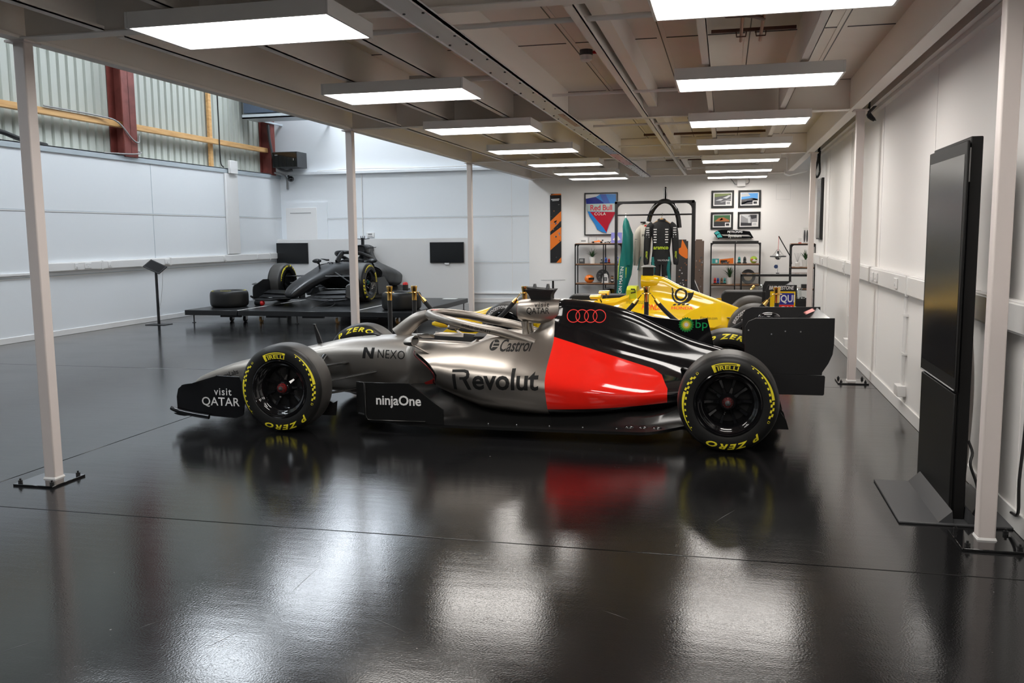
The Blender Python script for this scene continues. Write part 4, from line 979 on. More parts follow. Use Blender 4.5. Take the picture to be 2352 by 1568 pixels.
    for y in (-0.52, -0.25, 0.25, 0.52) if hero else (): d_.prism([(-0.28, 0.06), (0.36, 0.10), (0.47, 0.10), (0.45, 0.17), (0.40, 0.24), (0.0, 0.16)], 'y', y - 0.006, y + 0.006, c['blk'])
    if hero: part(d_, 'diffuser')
    # ---- front wing
    wg = MB(); cw = c['wing']
    wing_el(wg, [(0.0, -4.50, 0.155, -4.22, 0.155), (0.2, -4.52, 0.150, -4.20, 0.150), (0.45, -4.47, 0.105, -4.16, 0.125), (0.7, -4.40, 0.095, -4.10, 0.12), (0.855, -4.33, 0.11, -4.05, 0.13)], cw)
    wing_el(wg, [(0.13, -4.26, 0.175, -4.04, 0.22), (0.4, -4.22, 0.15, -3.98, 0.225), (0.65, -4.16, 0.145, -3.92, 0.235), (0.855, -4.10, 0.15, -3.88, 0.235)], cw)
    wing_el(wg, [(0.15, -4.09, 0.235, -3.93, 0.295), (0.4, -4.04, 0.245, -3.86, 0.325), (0.65, -3.98, 0.255, -3.80, 0.335), (0.855, -3.93, 0.255, -3.76, 0.33)], cw)
    for s in (-1, 1): wg.loft([[(x, s * y, 0.16) for x, y in ((-4.42, 0.07), (-4.25, 0.07), (-4.25, 0.10), (-4.42, 0.10))], [(x, s * y, 0.30) for x, y in ((-4.40, 0.05), (-4.2, 0.05), (-4.2, 0.08), (-4.40, 0.08))]], cw)
    if not hero:
        for p in wg.v: p.z = p.z if p.z < 0.11 else 0.11 + (p.z - 0.11) * 0.55
    fw = part(wg, 'front_wing', sharp=40)
    for s in (-1, 1):
        e = MB()
        pts = [(-4.283, 0.130), (-4.285, 0.250), (-4.268, 0.315), (-4.225, 0.348), (-4.15, 0.360), (-3.914, 0.429), (-3.72, 0.424), (-3.66, 0.30), (-3.70, 0.115), (-3.76, 0.092), (-3.95, 0.10)]
        e.prism(pts, 'y', s * 0.862 - 0.006, s * 0.862 + 0.006, cw)
        e.tube(spline([(-4.335, s * 0.875, 0.157), (-4.30, s * 0.88, 0.145), (-4.22, s * 0.885, 0.128), (-4.1, s * 0.885, 0.110), (-3.99, s * 0.885, 0.098)], 3), [0.018] * 4 + [0.02] * 9, cw, n=10, flat=(0.8, 1.0))
        wing_el(e, [(s * 0.865, -4.23, 0.345, -4.06, 0.365), (s * 0.93, -4.20, 0.352, -4.06, 0.375)], cw, n=1, both=False, camber=0.0)
        if hero and s < 0:
            e.text('QATAR', 0.095, 'print_white', lambda u, v: Vector((-3.893 + u, -0.8695, 0.218 + v)), bold=0.008, wx=1.04, space=1.02)
            e.text('visit', 0.085, 'print_white', lambda u, v: Vector((-3.868 + u, -0.8695, 0.300 + v)), bold=0.008, wx=0.95, space=1.15)
        part(e, 'front_wing_endplate', bev=0.003, seg=2)
    # ---- rear wing
    if hero:
        for s in (-1, 1):
            r = MB()
            r.prism(rrect_poly([(0.150, 0.60), (0.150, 0.84), (0.172, 0.880), (0.225, 0.904), (0.764, 0.909), (0.764, 0.72), (0.756, 0.65), (0.73, 0.585), (0.690, 0.520), (0.688, 0.500), (0.34, 0.500), (0.28, 0.54)]), 'y', s * 0.497 - 0.007, s * 0.497 + 0.007, 'black')
            r.prism([(0.34, 0.354), (0.30, 0.44), (0.34, 0.501), (0.703, 0.497), (0.71, 0.49), (0.706, 0.362), (0.698, 0.354)], 'y', s * 0.50 - 0.012, s * 0.50 + 0.012, 'black')
            for x, z in ((0.175, 0.815), (0.335, 0.79), (0.43, 0.812), (0.535, 0.81), (0.565, 0.40), (0.545, 0.395)): r.cyl((x, s * 0.503, z), (x, s * 0.5065, z), 0.0055, 'alu', n=10)
            part(r, 'rear_wing_endplate', bev=0.003)
        r = MB(); wing_el(r, [(0.0, 0.24, 0.775, 0.55, 0.80), (0.25, 0.25, 0.79, 0.55, 0.805), (0.49, 0.26, 0.80, 0.55, 0.81)], cw, th=0.10, camber=0.10)
        wing_el(r, [(0.0, 0.53, 0.80, 0.735, 0.905), (0.49, 0.53, 0.80, 0.735, 0.905)], cw, n=2, th=0.08, camber=0.06)
        for i in range(9):
            y = 0.22 + i * 0.025; r.add([(0.625, y, 0.868), (0.64, y + 0.012, 0.876), (0.70, y + 0.004, 0.905), (0.69, y - 0.008, 0.899)], [(0, 1, 2, 3)], 'red_soft')
        part(r, 'rear_wing')
        r = MB(); r.sphere((0.34, 0, 0.865), 0.055, 'black_gloss', sc=(1.5, 0.7, 0.7)).loft([[(x, y, 0.45) for x, y in ((0.22, -0.012), (0.22, 0.012), (0.36, 0.012), (0.36, -0.012))], [(x, y, 0.86) for x, y in ((0.26, -0.01), (0.26, 0.01), (0.42, 0.01), (0.42, -0.01))]], 'black_gloss')
        part(r, 'wing_pylon')
        r = MB(); wing_el(r, [(0.0, 0.30, 0.40, 0.52, 0.44), (0.49, 0.32, 0.41, 0.52, 0.45)], 'carbon', n=2); part(r, 'beam_wing')
    # ---- suspension
    def arms(lst, name):
        for s in (-1, 1):
            a_ = MB()
            for p0, p1, r_ in lst: a_.tube([(p0[0], s * p0[1], p0[2]), (p1[0], s * p1[1], p1[2])], r_, c['blk'], n=8, flat=(1.6, 0.5))
            part(a_, name)
    arms([((-3.345, 0.70, 0.455), (-3.05, 0.22, 0.47), 0.017), ((-3.345, 0.70, 0.455), (-3.62, 0.18, 0.47), 0.017), ((-3.345, 0.70, 0.23), (-2.95, 0.18, 0.25), 0.017), ((-3.345, 0.70, 0.23), (-3.70, 0.15, 0.25), 0.017), ((-3.345, 0.68, 0.25), (-3.28, 0.2, 0.54), 0.016), ((-3.30, 0.68, 0.33), (-2.80, 0.285, 0.405), 0.014)], 'front_suspension')
    if hero: arms([((0.035, 0.62, 0.45), (-0.30, 0.14, 0.47), 0.017), ((0.035, 0.62, 0.45), (0.24, 0.08, 0.44), 0.017), ((0.035, 0.62, 0.22), (-0.35, 0.16, 0.24), 0.017), ((0.035, 0.62, 0.22), (0.22, 0.1, 0.24), 0.017), ((0.035, 0.6, 0.345), (0.03, 0.1, 0.33), 0.02)], 'rear_suspension')
    for s in (-1, 1):
        q = MB(); q.cyl((-3.345, s * 0.66, 0.345), (-3.345, s * 0.80, 0.345), 0.17, 'carbon', n=24)
        q.prism([(-3.22, 0.10), (-3.0, 0.10), (-2.985, 0.22), (-3.02, 0.20), (-3.20, 0.30)], 'y', s * 0.655 - 0.005, s * 0.655 + 0.005, 'carbon'); part(q, 'brake_duct')
        if hero: q = MB(); q.cyl((0.035, s * 0.56, 0.345), (0.035, s * 0.72, 0.345), 0.17, 'carbon', n=24); part(q, 'brake_duct')
    # ---- wheels
    mk = ('outer', 'inner')
    wheel(root, -3.345, -0.935, 0.285, -1, True, 'nut_red' if hero else 'teal_nut', 'outer', rot=0.0 if hero else 1.35)
    if hero: wheel(root, 0.037, -0.935, 0.375, -1, False, 'nut_dark' if hero else 'teal_nut', 'outer', rot=0.035)
    wheel(root, -3.345, 0.935, 0.285, 1, True, None, 'inner', rot=-0.30 if hero else 0.6)
    if hero: wheel(root, 0.037, 0.935, 0.375, 1, False, None, 'inner', rot=-0.04)
def rrect_poly(p): return p
M['ring_red'] = mat('ring_red_print', (0.85, 0.035, 0.03), 0.35)
M['red_soft'] = mat('pale_red_print', (0.62, 0.10, 0.09), 0.4)
M['mule'] = mat('bare_black_composite', (0.012, 0.0125, 0.014), 0.34, spec=0.5)
M['nut_dark'] = mat('dark_red_anodised', (0.11, 0.010, 0.010), 0.4, 0.5)
M['nut_red'] = mat('red_anodised', (0.26, 0.012, 0.012), 0.4, 0.4)
M['teal_nut'] = mat('teal_anodised', (0.02, 0.16, 0.14), 0.35, 0.5)
hero = thing('racing_car', 'grey, black and red single-seater racing car parked broadside on the glossy floor', 'racing car', (-OFF, 7.135, 0))
build_car(hero, True)
mule = thing('racing_car', 'plain black single-seater racing car standing nose-on on the low black stage', 'racing car', (-7.76, 18.21, 0.236), rz=pi / 2, scale=1.1)
build_car(mule, False)
# ------------------------------------------------------------------ yellow grooved-tyre car behind
def build_yellow(root):
    OX = 1.19
    def part(mb, name, parent=root, **kw):
        for p in mb.v: p.x += OX
        return mb.obj(name, parent, **kw)
    Y = 'yellow'
    def st(x, zb, zt, w_):
        h = zt - zb
        return [(x, 0, zt), (x, w_ * 0.4, zt - 0.004), (x, w_ * 0.8, zt - h * 0.08), (x, w_, zt - h * 0.3), (x, w_, zt - h * 0.7), (x, w_ * 0.75, zb + 0.01), (x, w_ * 0.4, zb), (x, 0, zb)]
    tub = MB(); tub.loft(loft_stations([st(-4.02, 0.25, 0.30, 0.05), st(-3.9, 0.22, 0.345, 0.09), st(-3.6, 0.24, 0.42, 0.12), st(-3.34, 0.25, 0.47, 0.14), st(-3.1, 0.25, 0.545, 0.16), st(-2.75, 0.22, 0.615, 0.19), st(-2.3, 0.16, 0.62, 0.23), st(-1.7, 0.10, 0.62, 0.27)], 3, 3), Y)
    ck = [[(x, 0, c0), (x, 0.16, c0), (x, 0.20, zt - 0.02), (x, 0.23, zt), (x, 0.28, zt - 0.03), (x, 0.28, 0.35), (x, 0.2, 0.10), (x, 0, 0.10)] for x, c0, zt in ((-1.70, 0.60, 0.62), (-1.66, 0.40, 0.625), (-1.4, 0.38, 0.645), (-1.26, 0.40, 0.70), (-1.22, 0.66, 0.72))]
    tub.loft([mirror_ring([Vector(p) for p in s]) for s in ck], Y)
    part(tub, 'survival_cell', sharp=45)
    B = [[(-1.75, 0, 0.45), (-1.75, 0.2, 0.46), (-1.75, 0.30, 0.50), (-1.78, 0.45, 0.535), (-1.78, 0.60, 0.52), (-1.78, 0.66, 0.42), (-1.78, 0.66, 0.25), (-1.78, 0.6, 0.12), (-1.78, 0, 0.10)],
         [(-1.40, 0, 0.55), (-1.40, 0.2, 0.56), (-1.40, 0.30, 0.585), (-1.40, 0.45, 0.575), (-1.40, 0.60, 0.54), (-1.40, 0.67, 0.44), (-1.40, 0.67, 0.25), (-1.40, 0.61, 0.12), (-1.40, 0, 0.10)],
         [(-1.20, 0, 0.70), (-1.20, 0.14, 0.70), (-1.20, 0.22, 0.66), (-1.20, 0.42, 0.585), (-1.20, 0.58, 0.54), (-1.20, 0.67, 0.44), (-1.20, 0.67, 0.25), (-1.20, 0.61, 0.12), (-1.20, 0, 0.10)],
         [(-1.06, 0, 0.80), (-1.06, 0.10, 0.79), (-1.06, 0.18, 0.68), (-1.06, 0.40, 0.58), (-1.06, 0.57, 0.53), (-1.06, 0.66, 0.43), (-1.06, 0.66, 0.25), (-1.06, 0.6, 0.12), (-1.06, 0, 0.10)],
         [(-0.85, 0, 0.955), (-0.85, 0.075, 0.92), (-0.85, 0.13, 0.70), (-0.85, 0.36, 0.565), (-0.85, 0.54, 0.505), (-0.85, 0.64, 0.40), (-0.85, 0.64, 0.25), (-0.85, 0.58, 0.12), (-0.85, 0, 0.10)],
         [(-0.58, 0, 0.832), (-0.58, 0.05, 0.80), (-0.58, 0.11, 0.64), (-0.58, 0.29, 0.53), (-0.58, 0.46, 0.46), (-0.58, 0.57, 0.37), (-0.58, 0.58, 0.25), (-0.58, 0.5, 0.13), (-0.58, 0, 0.10)],
         [(-0.3, 0, 0.728), (-0.3, 0.045, 0.70), (-0.3, 0.09, 0.58), (-0.3, 0.2, 0.48), (-0.3, 0.32, 0.41), (-0.3, 0.42, 0.34), (-0.3, 0.43, 0.25), (-0.3, 0.36, 0.15), (-0.3, 0, 0.10)],
         [(0.0, 0, 0.615), (0.0, 0.04, 0.60), (0.0, 0.08, 0.52), (0.0, 0.14, 0.43), (0.0, 0.2, 0.37), (0.0, 0.25, 0.31), (0.0, 0.25, 0.25), (0.0, 0.2, 0.18), (0.0, 0, 0.13)],
         [(0.40, 0, 0.455), (0.40, 0.03, 0.45), (0.40, 0.06, 0.41), (0.40, 0.08, 0.36), (0.40, 0.09, 0.32), (0.40, 0.1, 0.29), (0.40, 0.1, 0.25), (0.40, 0.08, 0.22), (0.40, 0, 0.20)]]
    body = MB(); body.loft(loft_stations(B, 3, 4), Y)
    body.loft([[(x, w_ * cos(2 * pi * k / 20), zc + h * sin(2 * pi * k / 20)) for k in range(20)] for x, w_, zc, h in ((-1.06, 0.09, 0.885, 0.068), (-1.08, 0.115, 0.885, 0.085), (-1.0, 0.13, 0.88, 0.092), (-0.9, 0.115, 0.875, 0.09), (-0.8, 0.06, 0.86, 0.085))], Y)
    bv = body.bvh()
    def on(cx, cz, ang=0.0, d=0.003):
        last = [-0.2]
        def pl(u, v):
            x, z = cx + u * cos(ang) - v * sin(ang), cz + u * sin(ang) + v * cos(ang)
            h = bv.ray_cast(Vector((x, -3, z)), Vector((0, 1, 0)))
            last[0] = h[0].y if h[0] is not None else last[0]
            return Vector((x, last[0] - d, z))
        return pl
    H = on(-0.555, 0.715)
    def arc(r0, r1, a0, a1, n=24, dx=0, dz=0, r0b=None, r1b=None):
        vs = []; fs = []
        for k in range(n + 1):
            t = k / n; a = radians(lerp(a0, a1, t)); q0 = lerp(r0, r0 if r0b is None else r0b, t); q1 = lerp(r1, r1 if r1b is None else r1b, t)
            vs += [H(dx + q0 * cos(a), dz + q0 * sin(a)), H(dx + q1 * cos(a), dz + q1 * sin(a))]
        for k in range(n): fs.append((2 * k, 2 * k + 1, 2 * k + 3, 2 * k + 2))
        body.add(vs, fs, 'print_black')
    arc(0.056, 0.083, 0, 360); arc(0.098, 0.120, 180 - 15, 285); arc(0.098, 0.120, 285, 375, r0b=0.085, r1b=0.168)
    body.flat([(-0.125, 0.085), (-0.108, 0.085), (-0.092, 0.02), (-0.11, 0.02)], 'print_black', H, grid=0.02)
    for k in range(4): body.flat([(-0.10 + k * 0.055, -0.135), (-0.065 + k * 0.055, -0.135), (-0.05 + k * 0.055, -0.118), (-0.085 + k * 0.055, -0.118)], 'print_black', H, grid=0.02)
    body.text('BENSON & HEDGES', 0.05, 'print_black', on(-1.135, 0.625, -0.02), grid=0.02, fit=(0.24, 0.034))
    body.text('HONDA', 0.075, 'red_print', on(-0.90, 0.568, -0.03), bold=0.015, grid=0.02, fit=(0.26, 0.062))
    body.text('HONDA', 0.06, 'red_print', on(-0.53, 0.548, -0.05), bold=0.015, grid=0.02, fit=(0.27, 0.036))
    part(body, 'engine_cover', sharp=50)
    q = MB(); q.loft([[(x, w_ * cos(2 * pi * k / 20), zc + h * sin(2 * pi * k / 20)) for k in range(20)] for x, w_, zc, h in ((-1.082, 0.10, 0.885, 0.072), (-1.075, 0.085, 0.885, 0.062))], 'black_matt', cap0=False); part(q, 'air_intake')
    q = MB(); q.loft([[(x, s * y, z) for s, y, z in ((-1, 0.06, 0.96), (1, 0.06, 0.96), (1, 0.07, 1.07), (-1, 0.07, 1.07))] for x in (-1.06, -0.92)], 'black_matt').lathe([(0, 0.025), (0.06, 0.02), (0.10, 0.0), (0.0, -0.005)], 'grey', n=20, X=Matrix.Translation((-0.99, 0, 1.075))); part(q, 'camera_pod')
    q = MB(); q.loft([[(x, y, z) for y, z in ((-0.22, 0.60), (-0.22, 0.78), (-0.12, 0.82), (0.12, 0.82), (0.22, 0.78), (0.22, 0.60))] for x in (-1.26, -1.13)], 'lime_foam').tube([(-1.20, -0.225, 0.79), (-1.15, -0.225, 0.79), (-1.14, -0.225, 0.75), (-1.20, -0.225, 0.74)], 0.009, 'black', n=6); part(q, 'headrest', bev=0.01)
    for s in (-1, 1):
        q = MB(); q.loft([[(x, s * (0.42 + w_ * cos(2 * pi * k / 12)), 0.70 + h * sin(2 * pi * k / 12)) for k in range(12)] for x, w_, h in ((-1.72, 0.02, 0.01), (-1.70, 0.08, 0.03), (-1.60, 0.09, 0.035), (-1.56, 0.09, 0.035))], Y).tube([(-1.6, s * 0.35, 0.69), (-1.58, s * 0.27, 0.62)], 0.01, 'black', n=6); part(q, 'mirror')
        q = MB(); pts = spline([(-0.52, 0, 0.46), (-0.40, 0, 0.535), (-0.25, 0, 0.60), (-0.10, 0, 0.632), (-0.04, 0, 0.636)], 4)
        top = [(p.x, p.z) for p in pts]
        q.prism(top + [(-0.03, 0.53), (-0.03, 0.385), (-0.12, 0.34), (-0.3, 0.37)], 'y', s * 0.56 - 0.012, s * 0.56 + 0.012, Y)
        mid = [(p.x + 0.14 * (1 - i / (len(pts) - 1)), p.z - 0.11) for i, p in enumerate(pts)]
        q.prism(mid + [(-0.03, 0.385), (-0.12, 0.34), (-0.3, 0.36)], 'y', s * 0.575 - 0.012, s * 0.575 + 0.012, Y)
        if s < 0: q.text('f1jordan.com', 0.05, 'print_black', lambda u, v: Vector((-0.185 + u, -0.5885, 0.452 + v)), wx=0.8)
        for p in q.v: p.y -= s * 0.75 * (p.z - 0.45)
        part(q, 'flip_up', bev=0.004)
        q = MB(); q.prism([(-3.72, 0.06), (-3.72, 0.18), (-3.60, 0.27), (-3.40, 0.37), (-3.12, 0.385), (-3.05, 0.2), (-3.10, 0.07)], 'y', s * 0.72 - 0.01, s * 0.72 + 0.01, Y)
        q.prism([(-2.35, 0.10), (-2.40, 0.34), (-2.15, 0.40), (-1.92, 0.30), (-1.85, 0.10)], 'y', s * 0.52 - 0.008, s * 0.52 + 0.008, Y)
        part(q, 'turning_vane', bev=0.003)
        q = MB()
        for p0, p1, r_ in (((-2.75, 0.66, 0.42), (-2.45, 0.2, 0.50), 0.016), ((-2.75, 0.66, 0.42), (-2.98, 0.15, 0.46), 0.016), ((-2.75, 0.66, 0.2), (-2.4, 0.2, 0.26), 0.016), ((-2.75, 0.66, 0.2), (-3.0, 0.14, 0.28), 0.016), ((0.36, 0.6, 0.42), (0.05, 0.12, 0.42), 0.016), ((0.36, 0.6, 0.2), (0.0, 0.2, 0.22), 0.016)):
            q.tube([(p0[0], s * p0[1], p0[2]), (p1[0], s * p1[1], p1[2])], r_, 'black', n=6, flat=(1.5, 0.5))
        part(q, 'suspension')
    q = MB(); wing_el(q, [(0.0, -3.75, 0.13, -3.35, 0.17), (0.3, -3.75, 0.12, -3.3, 0.16), (0.72, -3.70, 0.10, -3.15, 0.17)], Y, n=3); wing_el(q, [(0.14, -3.45, 0.19, -3.18, 0.27), (0.72, -3.40, 0.19, -3.08, 0.30)], 'chrome', n=3); part(q, 'front_wing')
    q = MB(); q.prism([(-2.2, 0.05), (0.3, 0.05), (0.62, 0.12), (0.62, 0.16), (0.2, 0.09), (-2.2, 0.08)], 'y', -0.66, 0.66, 'black_matt'); part(q, 'floor_tray')
    for s in (-1, 1):
        q = MB(); q.prism([(0.50, 0.42), (0.50, 0.80), (0.53, 0.865), (0.87, 0.865), (0.87, 0.42)], 'y', s * 0.46 - 0.008, s * 0.46 + 0.008, 'black')
        if s < 0:
            PL = lambda d: (lambda u, v: Vector((0.70 + u, -0.469 - d, 0.62 + v)))
            q.flat([(-0.145, -0.19), (0.155, -0.19), (0.155, 0.165), (-0.145, 0.165)], Y, PL(0)); q.flat([(-0.08, 0.0), (0.14, 0.0), (0.14, 0.145), (-0.08, 0.145)], mat('sponsor_blue', (0.02, 0.02, 0.25), 0.4), PL(0.001)); q.flat([(-0.08, -0.14), (0.14, -0.14), (0.14, -0.002), (-0.08, -0.002)], 'red_print', PL(0.001))
            q.text('LIQUI', 0.125, 'print_white', lambda u, v: PL(0.002)(u + 0.03, v + 0.072), bold=0.02, wx=0.78); q.text('MOLY', 0.125, 'print_white', lambda u, v: PL(0.002)(u + 0.03, v - 0.07), bold=0.02, wx=0.80)
            q.text('BRIDGESTONE', 0.062, 'print_white', lambda u, v: PL(0.001)(u - 0.015, v + 0.208), bold=0.02, shear=0.2, wx=0.72)
        part(q, 'rear_wing_endplate', bev=0.003)
    q = MB(); wing_el(q, [(0.0, 0.52, 0.72, 0.74, 0.77), (0.455, 0.52, 0.72, 0.74, 0.77)], 'black', n=1); wing_el(q, [(0.0, 0.70, 0.77, 0.86, 0.86), (0.455, 0.70, 0.77, 0.86, 0.86)], 'black', n=1); q.cbox((0.55, 0, 0.55), (0.15, 0.02, 0.4), 'black'); part(q, 'rear_wing')
    for s in (-1, 1):
        mk = 'outer' if s < 0 else None
        wheel(root, -2.75, s * 0.885, 0.33, s, True, None, mk, rot=0.7, par_off=OX, R=0.325, style='grooved')
        wheel(root, 0.37, s * 0.885, 0.37, s, False, None, mk, rot=0.0, par_off=OX, R=0.325, style='grooved')
jordan = thing('racing_car', 'bright yellow single-seater racing car roped off behind the grey and red one', 'racing car', (-1.19, 12.0, 0))
build_yellow(jordan)

# ------------------------------------------------------------------ kiosk by the side wall
t = thing('display_kiosk', 'tall black floor-standing screen kiosk beside the side wall', 'display kiosk', (1.21, 5.35, 0))
D = -5.35
q = MB(); q.box(-0.022, 0.035, 4.955 + D, 5.775 + D, 0.012, 1.985, 'kiosk').box(-0.040, -0.022, 4.965 + D, 5.765 + D, 0.03, 0.675, 'kiosk'); q.obj('body', t, bev=0.004)
q = MB(); q.box(-0.042, -0.028, 4.94 + D, 5.79 + D, 0.69, 1.965, 'kiosk'); q.obj('bezel', t, bev=0.004)
q = MB(); q.box(-0.0435, -0.041, 4.975 + D, 5.755 + D, 0.76, 1.90, 'screen'); q.obj('screen', t)
q = MB(); q.tube([(-0.043, 4.97 + D, 0.693), (-0.043, 5.77 + D, 0.693)], 0.004, 'grey', n=6); q.obj('edge_strip', t)
q = MB(); q.box(-0.026, -0.02, 4.953 + D, 4.956 + D, 1.76, 1.93, 'grey').box(0.036, 0.040, 4.99 + D, 5.74 + D, 0.1, 1.97, 'kiosk'); q.obj('label_plate', t)
q = MB(); q.box(-0.30, 0.245, 4.86 + D, 5.68 + D, 0, 0.012, 'dgrey'); q.obj('base_plate', t, bev=0.003)
q = MB()
for s in (-1, 1): q.prism([(s * 0.105, 0.012), (s * 0.04, 0.075), (s * 0.035, 0.012)], 'y', 4.88 + D, 5.68 + D, 'dgrey')
q.obj('skirt', t)
t2 = thing('cable_hose', 'loose pale plastic hose curving to the floor behind the kiosk', 'hose', (1.36, 5.5, 0))
q = MB(); q.tube(spline([(0.02, 0.1, 0.95), (0.03, 0.05, 0.6), (-0.02, -0.1, 0.25), (-0.09, -0.3, 0.05), (-0.05, -0.15, 0.03), (0.02, 0.1, 0.03), (0.03, 0.4, 0.03)], 5), 0.022, mat('pale_hose', (0.62, 0.58, 0.55), 0.4), n=10); q.obj('hose', t2, sharp=60)
pipe('power_cable', spline([(1.262, 5.02, 0.42), (1.28, 5.0, 0.36), (1.268, 4.98, 0.3), (1.30, 4.97, 0.2), (1.31, 4.96, 0.10), (1.29, 4.96, 0.04), (1.32, 4.97, 0.022), (1.40, 5.02, 0.018), (1.43, 5.3, 0.03)], 4), 0.007, 'black', 'black power cable looping down the back of the kiosk', 'cable', n=6)
pipe('power_cable', spline([(1.45, 4.75, 0.9), (1.44, 4.73, 0.55), (1.425, 4.72, 0.3), (1.44, 4.76, 0.12), (1.45, 4.9, 0.08)], 4), 0.008, 'black', 'black cable hanging on the side wall behind the nearest column', 'cable', n=6)
q = MB(); q.box(-0.04, 0, -0.32, 0.32, 0, 0.95, 'black').box(-0.046, -0.04, -0.30, 0.30, 0.02, 0.93, 'tv'); tag(q.obj('television', loc=(XR, 14.98, 1.395), bev=0.004), 'black television hung on the side wall behind the farthest column, seen edge-on', 'television')

# ------------------------------------------------------------------ stage with bare car, tyres, partition
SZ = 0.236
t = thing('stage', 'low black display stage on castors carrying the plain black racing car', 'stage', (-7.25, 15.8, 0))
for x0, x1 in ((-9.40, -8.36), (-8.35, -6.21), (-6.20, -5.10)):
    q = MB(); q.box(x0 + 7.25, x1 + 7.25, 14.12 - 15.8, 17.5 - 15.8, SZ - 0.09, SZ, 'lav'); q.obj('deck_panel', t, bev=0.006)
for x in (-8.355, -6.205):
    q = MB(); q.box(x + 7.25 - 0.018, x + 7.25 + 0.018, 14.13 - 15.8, 17.5 - 15.8, SZ, SZ + 0.002, 'print_white'); q.obj('joint_tape', t)
for x, y in ((-9.3, 14.25), (-5.2, 14.25), (-9.3, 17.4), (-5.15, 17.35), (-5.15, 16.0), (-7.3, 14.3)):
    q = MB(); q.cyl((x + 7.25, y - 15.8, 0), (x + 7.25, y - 15.8, SZ - 0.09), 0.012, 'dgrey', n=8).cyl((x + 7.25, y - 15.8, 0), (x + 7.25, y - 15.8, 0.008), 0.035, 'dgrey', n=10); q.obj('leg', t)
for x, y in ((-8.75, 14.6), (-8.45, 14.55), (-8.1, 14.5), (-6.6, 14.45), (-5.5, 14.5), (-8.8, 16.9), (-5.5, 16.9)):
    q = MB(); a = (x + 7.25, y - 15.8)
    q.cyl((a[0] - 0.02, a[1], 0.05), (a[0] + 0.02, a[1], 0.05), 0.05, 'pine' if x > -8.3 else 'black', n=18).cyl((a[0] - 0.021, a[1], 0.05), (a[0] + 0.021, a[1], 0.05), 0.02, 'alu', n=12).box(a[0] - 0.035, a[0] - 0.026, a[1] - 0.03, a[1] + 0.03, 0.04, 0.146, 'alu').box(a[0] + 0.026, a[0] + 0.035, a[1] - 0.03, a[1] + 0.03, 0.04, 0.146, 'alu')
    q.obj('castor', t)
for x in (-8.6, -7.7, -7.0, -6.0):
    q = MB(); q.box(x + 7.25 - 0.2, x + 7.25 + 0.2, 14.3 - 15.8, 14.36 - 15.8, 0.10, 0.146, 'black'); q.obj('frame_rail', t)
def loose_tyre(x, y, label, rz):
    o = thing('tyre', label, 'tyre', (x, y, SZ), rz=rz, group='tyres lying on the stage')
    q = MB(); W = 0.31; X = Matrix.Identity(4)
    prof = [(r, h) for r, h in TYRE_P] + [(R_T, 0.10), (R_T, W - 0.10)] + [(r, W - h) for r, h in TYRE_P[::-1]]
    q.lathe(prof + [(0.215, W - 0.05), (0.215, 0.05), TYRE_P[0]], 'rubber', n=56)
    tp = lambda deg, r: Vector((sin(radians(deg)) * r, cos(radians(deg)) * r, W - tyre_h(r) + 0.0012))
    pirelli(tp, q, 180, 'tyre_yellow'); pzero(tp, q, 0, 'tyre_yellow'); band(tp, q, 27, 'tyre_yellow'); band(tp, q, 229, 'tyre_yellow')
    q.obj('carcass', o, sharp=40)
loose_tyre(-8.98, 14.93, 'black racing tyre lying flat on the stage corner near the tablet stand', 0.3)
loose_tyre(-5.50, 14.72, 'black racing tyre lying flat on the stage behind the brass-topped posts', -0.5)
def canister(loc, rot, label, h):
    o = thing('canister', label, 'canister', loc, group='red-capped canisters on the stage'); o.rotation_euler = rot
    q = MB(); q.cyl((0, 0, 0), (0, 0, h), 0.05, 'black', n=20); q.obj('body', o, bev=0.004)
    q = MB(); q.lathe([(0, h + 0.05), (0.03, h + 0.046), (0.045, h + 0.03), (0.05, h), (0, h)], 'red', n=20); q.obj('cap', o)
canister((-5.62, 15.25, SZ + 0.001), (0, 0, 0), 'black canister with a red cap standing behind the stage tyre', 0.40)
canister((-8.62, 15.25, SZ + 0.05), (pi / 2, 0, pi / 2 - 0.3), 'black canister with a red cap lying beside the stage tyre', 0.16)
q = MB(); q.box(-0.14, 0.14, -0.1, 0.1, 0, 0.004, 'print_white'); tag(q.obj('paper_sheet', loc=(-5.42, 17.3, SZ)), 'white sheet lying on the stage corner by the partition', 'paper')
pipe('wire', spline([(-7.2, 14.7, SZ + 0.006), (-7.05, 14.9, SZ + 0.1), (-6.95, 15.0, SZ + 0.16), (-6.9, 15.0, SZ + 0.06), (-7.0, 14.9, SZ + 0.006), (-7.15, 14.8, SZ + 0.01)], 5), 0.004, 'black', 'thin black wire loop on the stage under the nose of the plain black car', 'wire', n=6)
q = MB(); q.box(-10.15, -5.48, 19.05, 19.10, 0, 1.459, 'lamp_frame'); tag(q.obj('partition', bev=0.004), 'long low white partition board behind the stage with two screens', 'partition')
def screen(x0, x1, z0, z1, label, sensor):
    o = thing('monitor', label, 'monitor', ((x0 + x1) / 2, 19.045, z0), group='screens on the partition')
    a, h = (x1 - x0) / 2, z1 - z0
    q = MB(); q.box(-a, a, -0.035, 0, 0, h, 'black'); q.obj('casing', o, bev=0.004)
    q = MB(); q.box(-a + 0.012, a - 0.012, -0.037, -0.034, 0.014, h - 0.012, 'tv'); q.obj('screen', o)
    if sensor:
        q = MB(); q.box(-0.05, 0.05, -0.03, -0.005, -0.04, 0.0, 'white'); q.obj('sensor', o)
screen(-10.16, -9.37, 0.90, 1.376, 'black flat screen on the partition end nearest the tall hall wall', False)
screen(-6.41, -5.625, 0.91, 1.366, 'black flat screen with a white sensor on the partition end nearest the mezzanine', True)
t = thing('tablet_stand', 'thin black floor stand holding a tilted tablet near the hall wall', 'tablet stand', (-9.73, 13.83, 0))
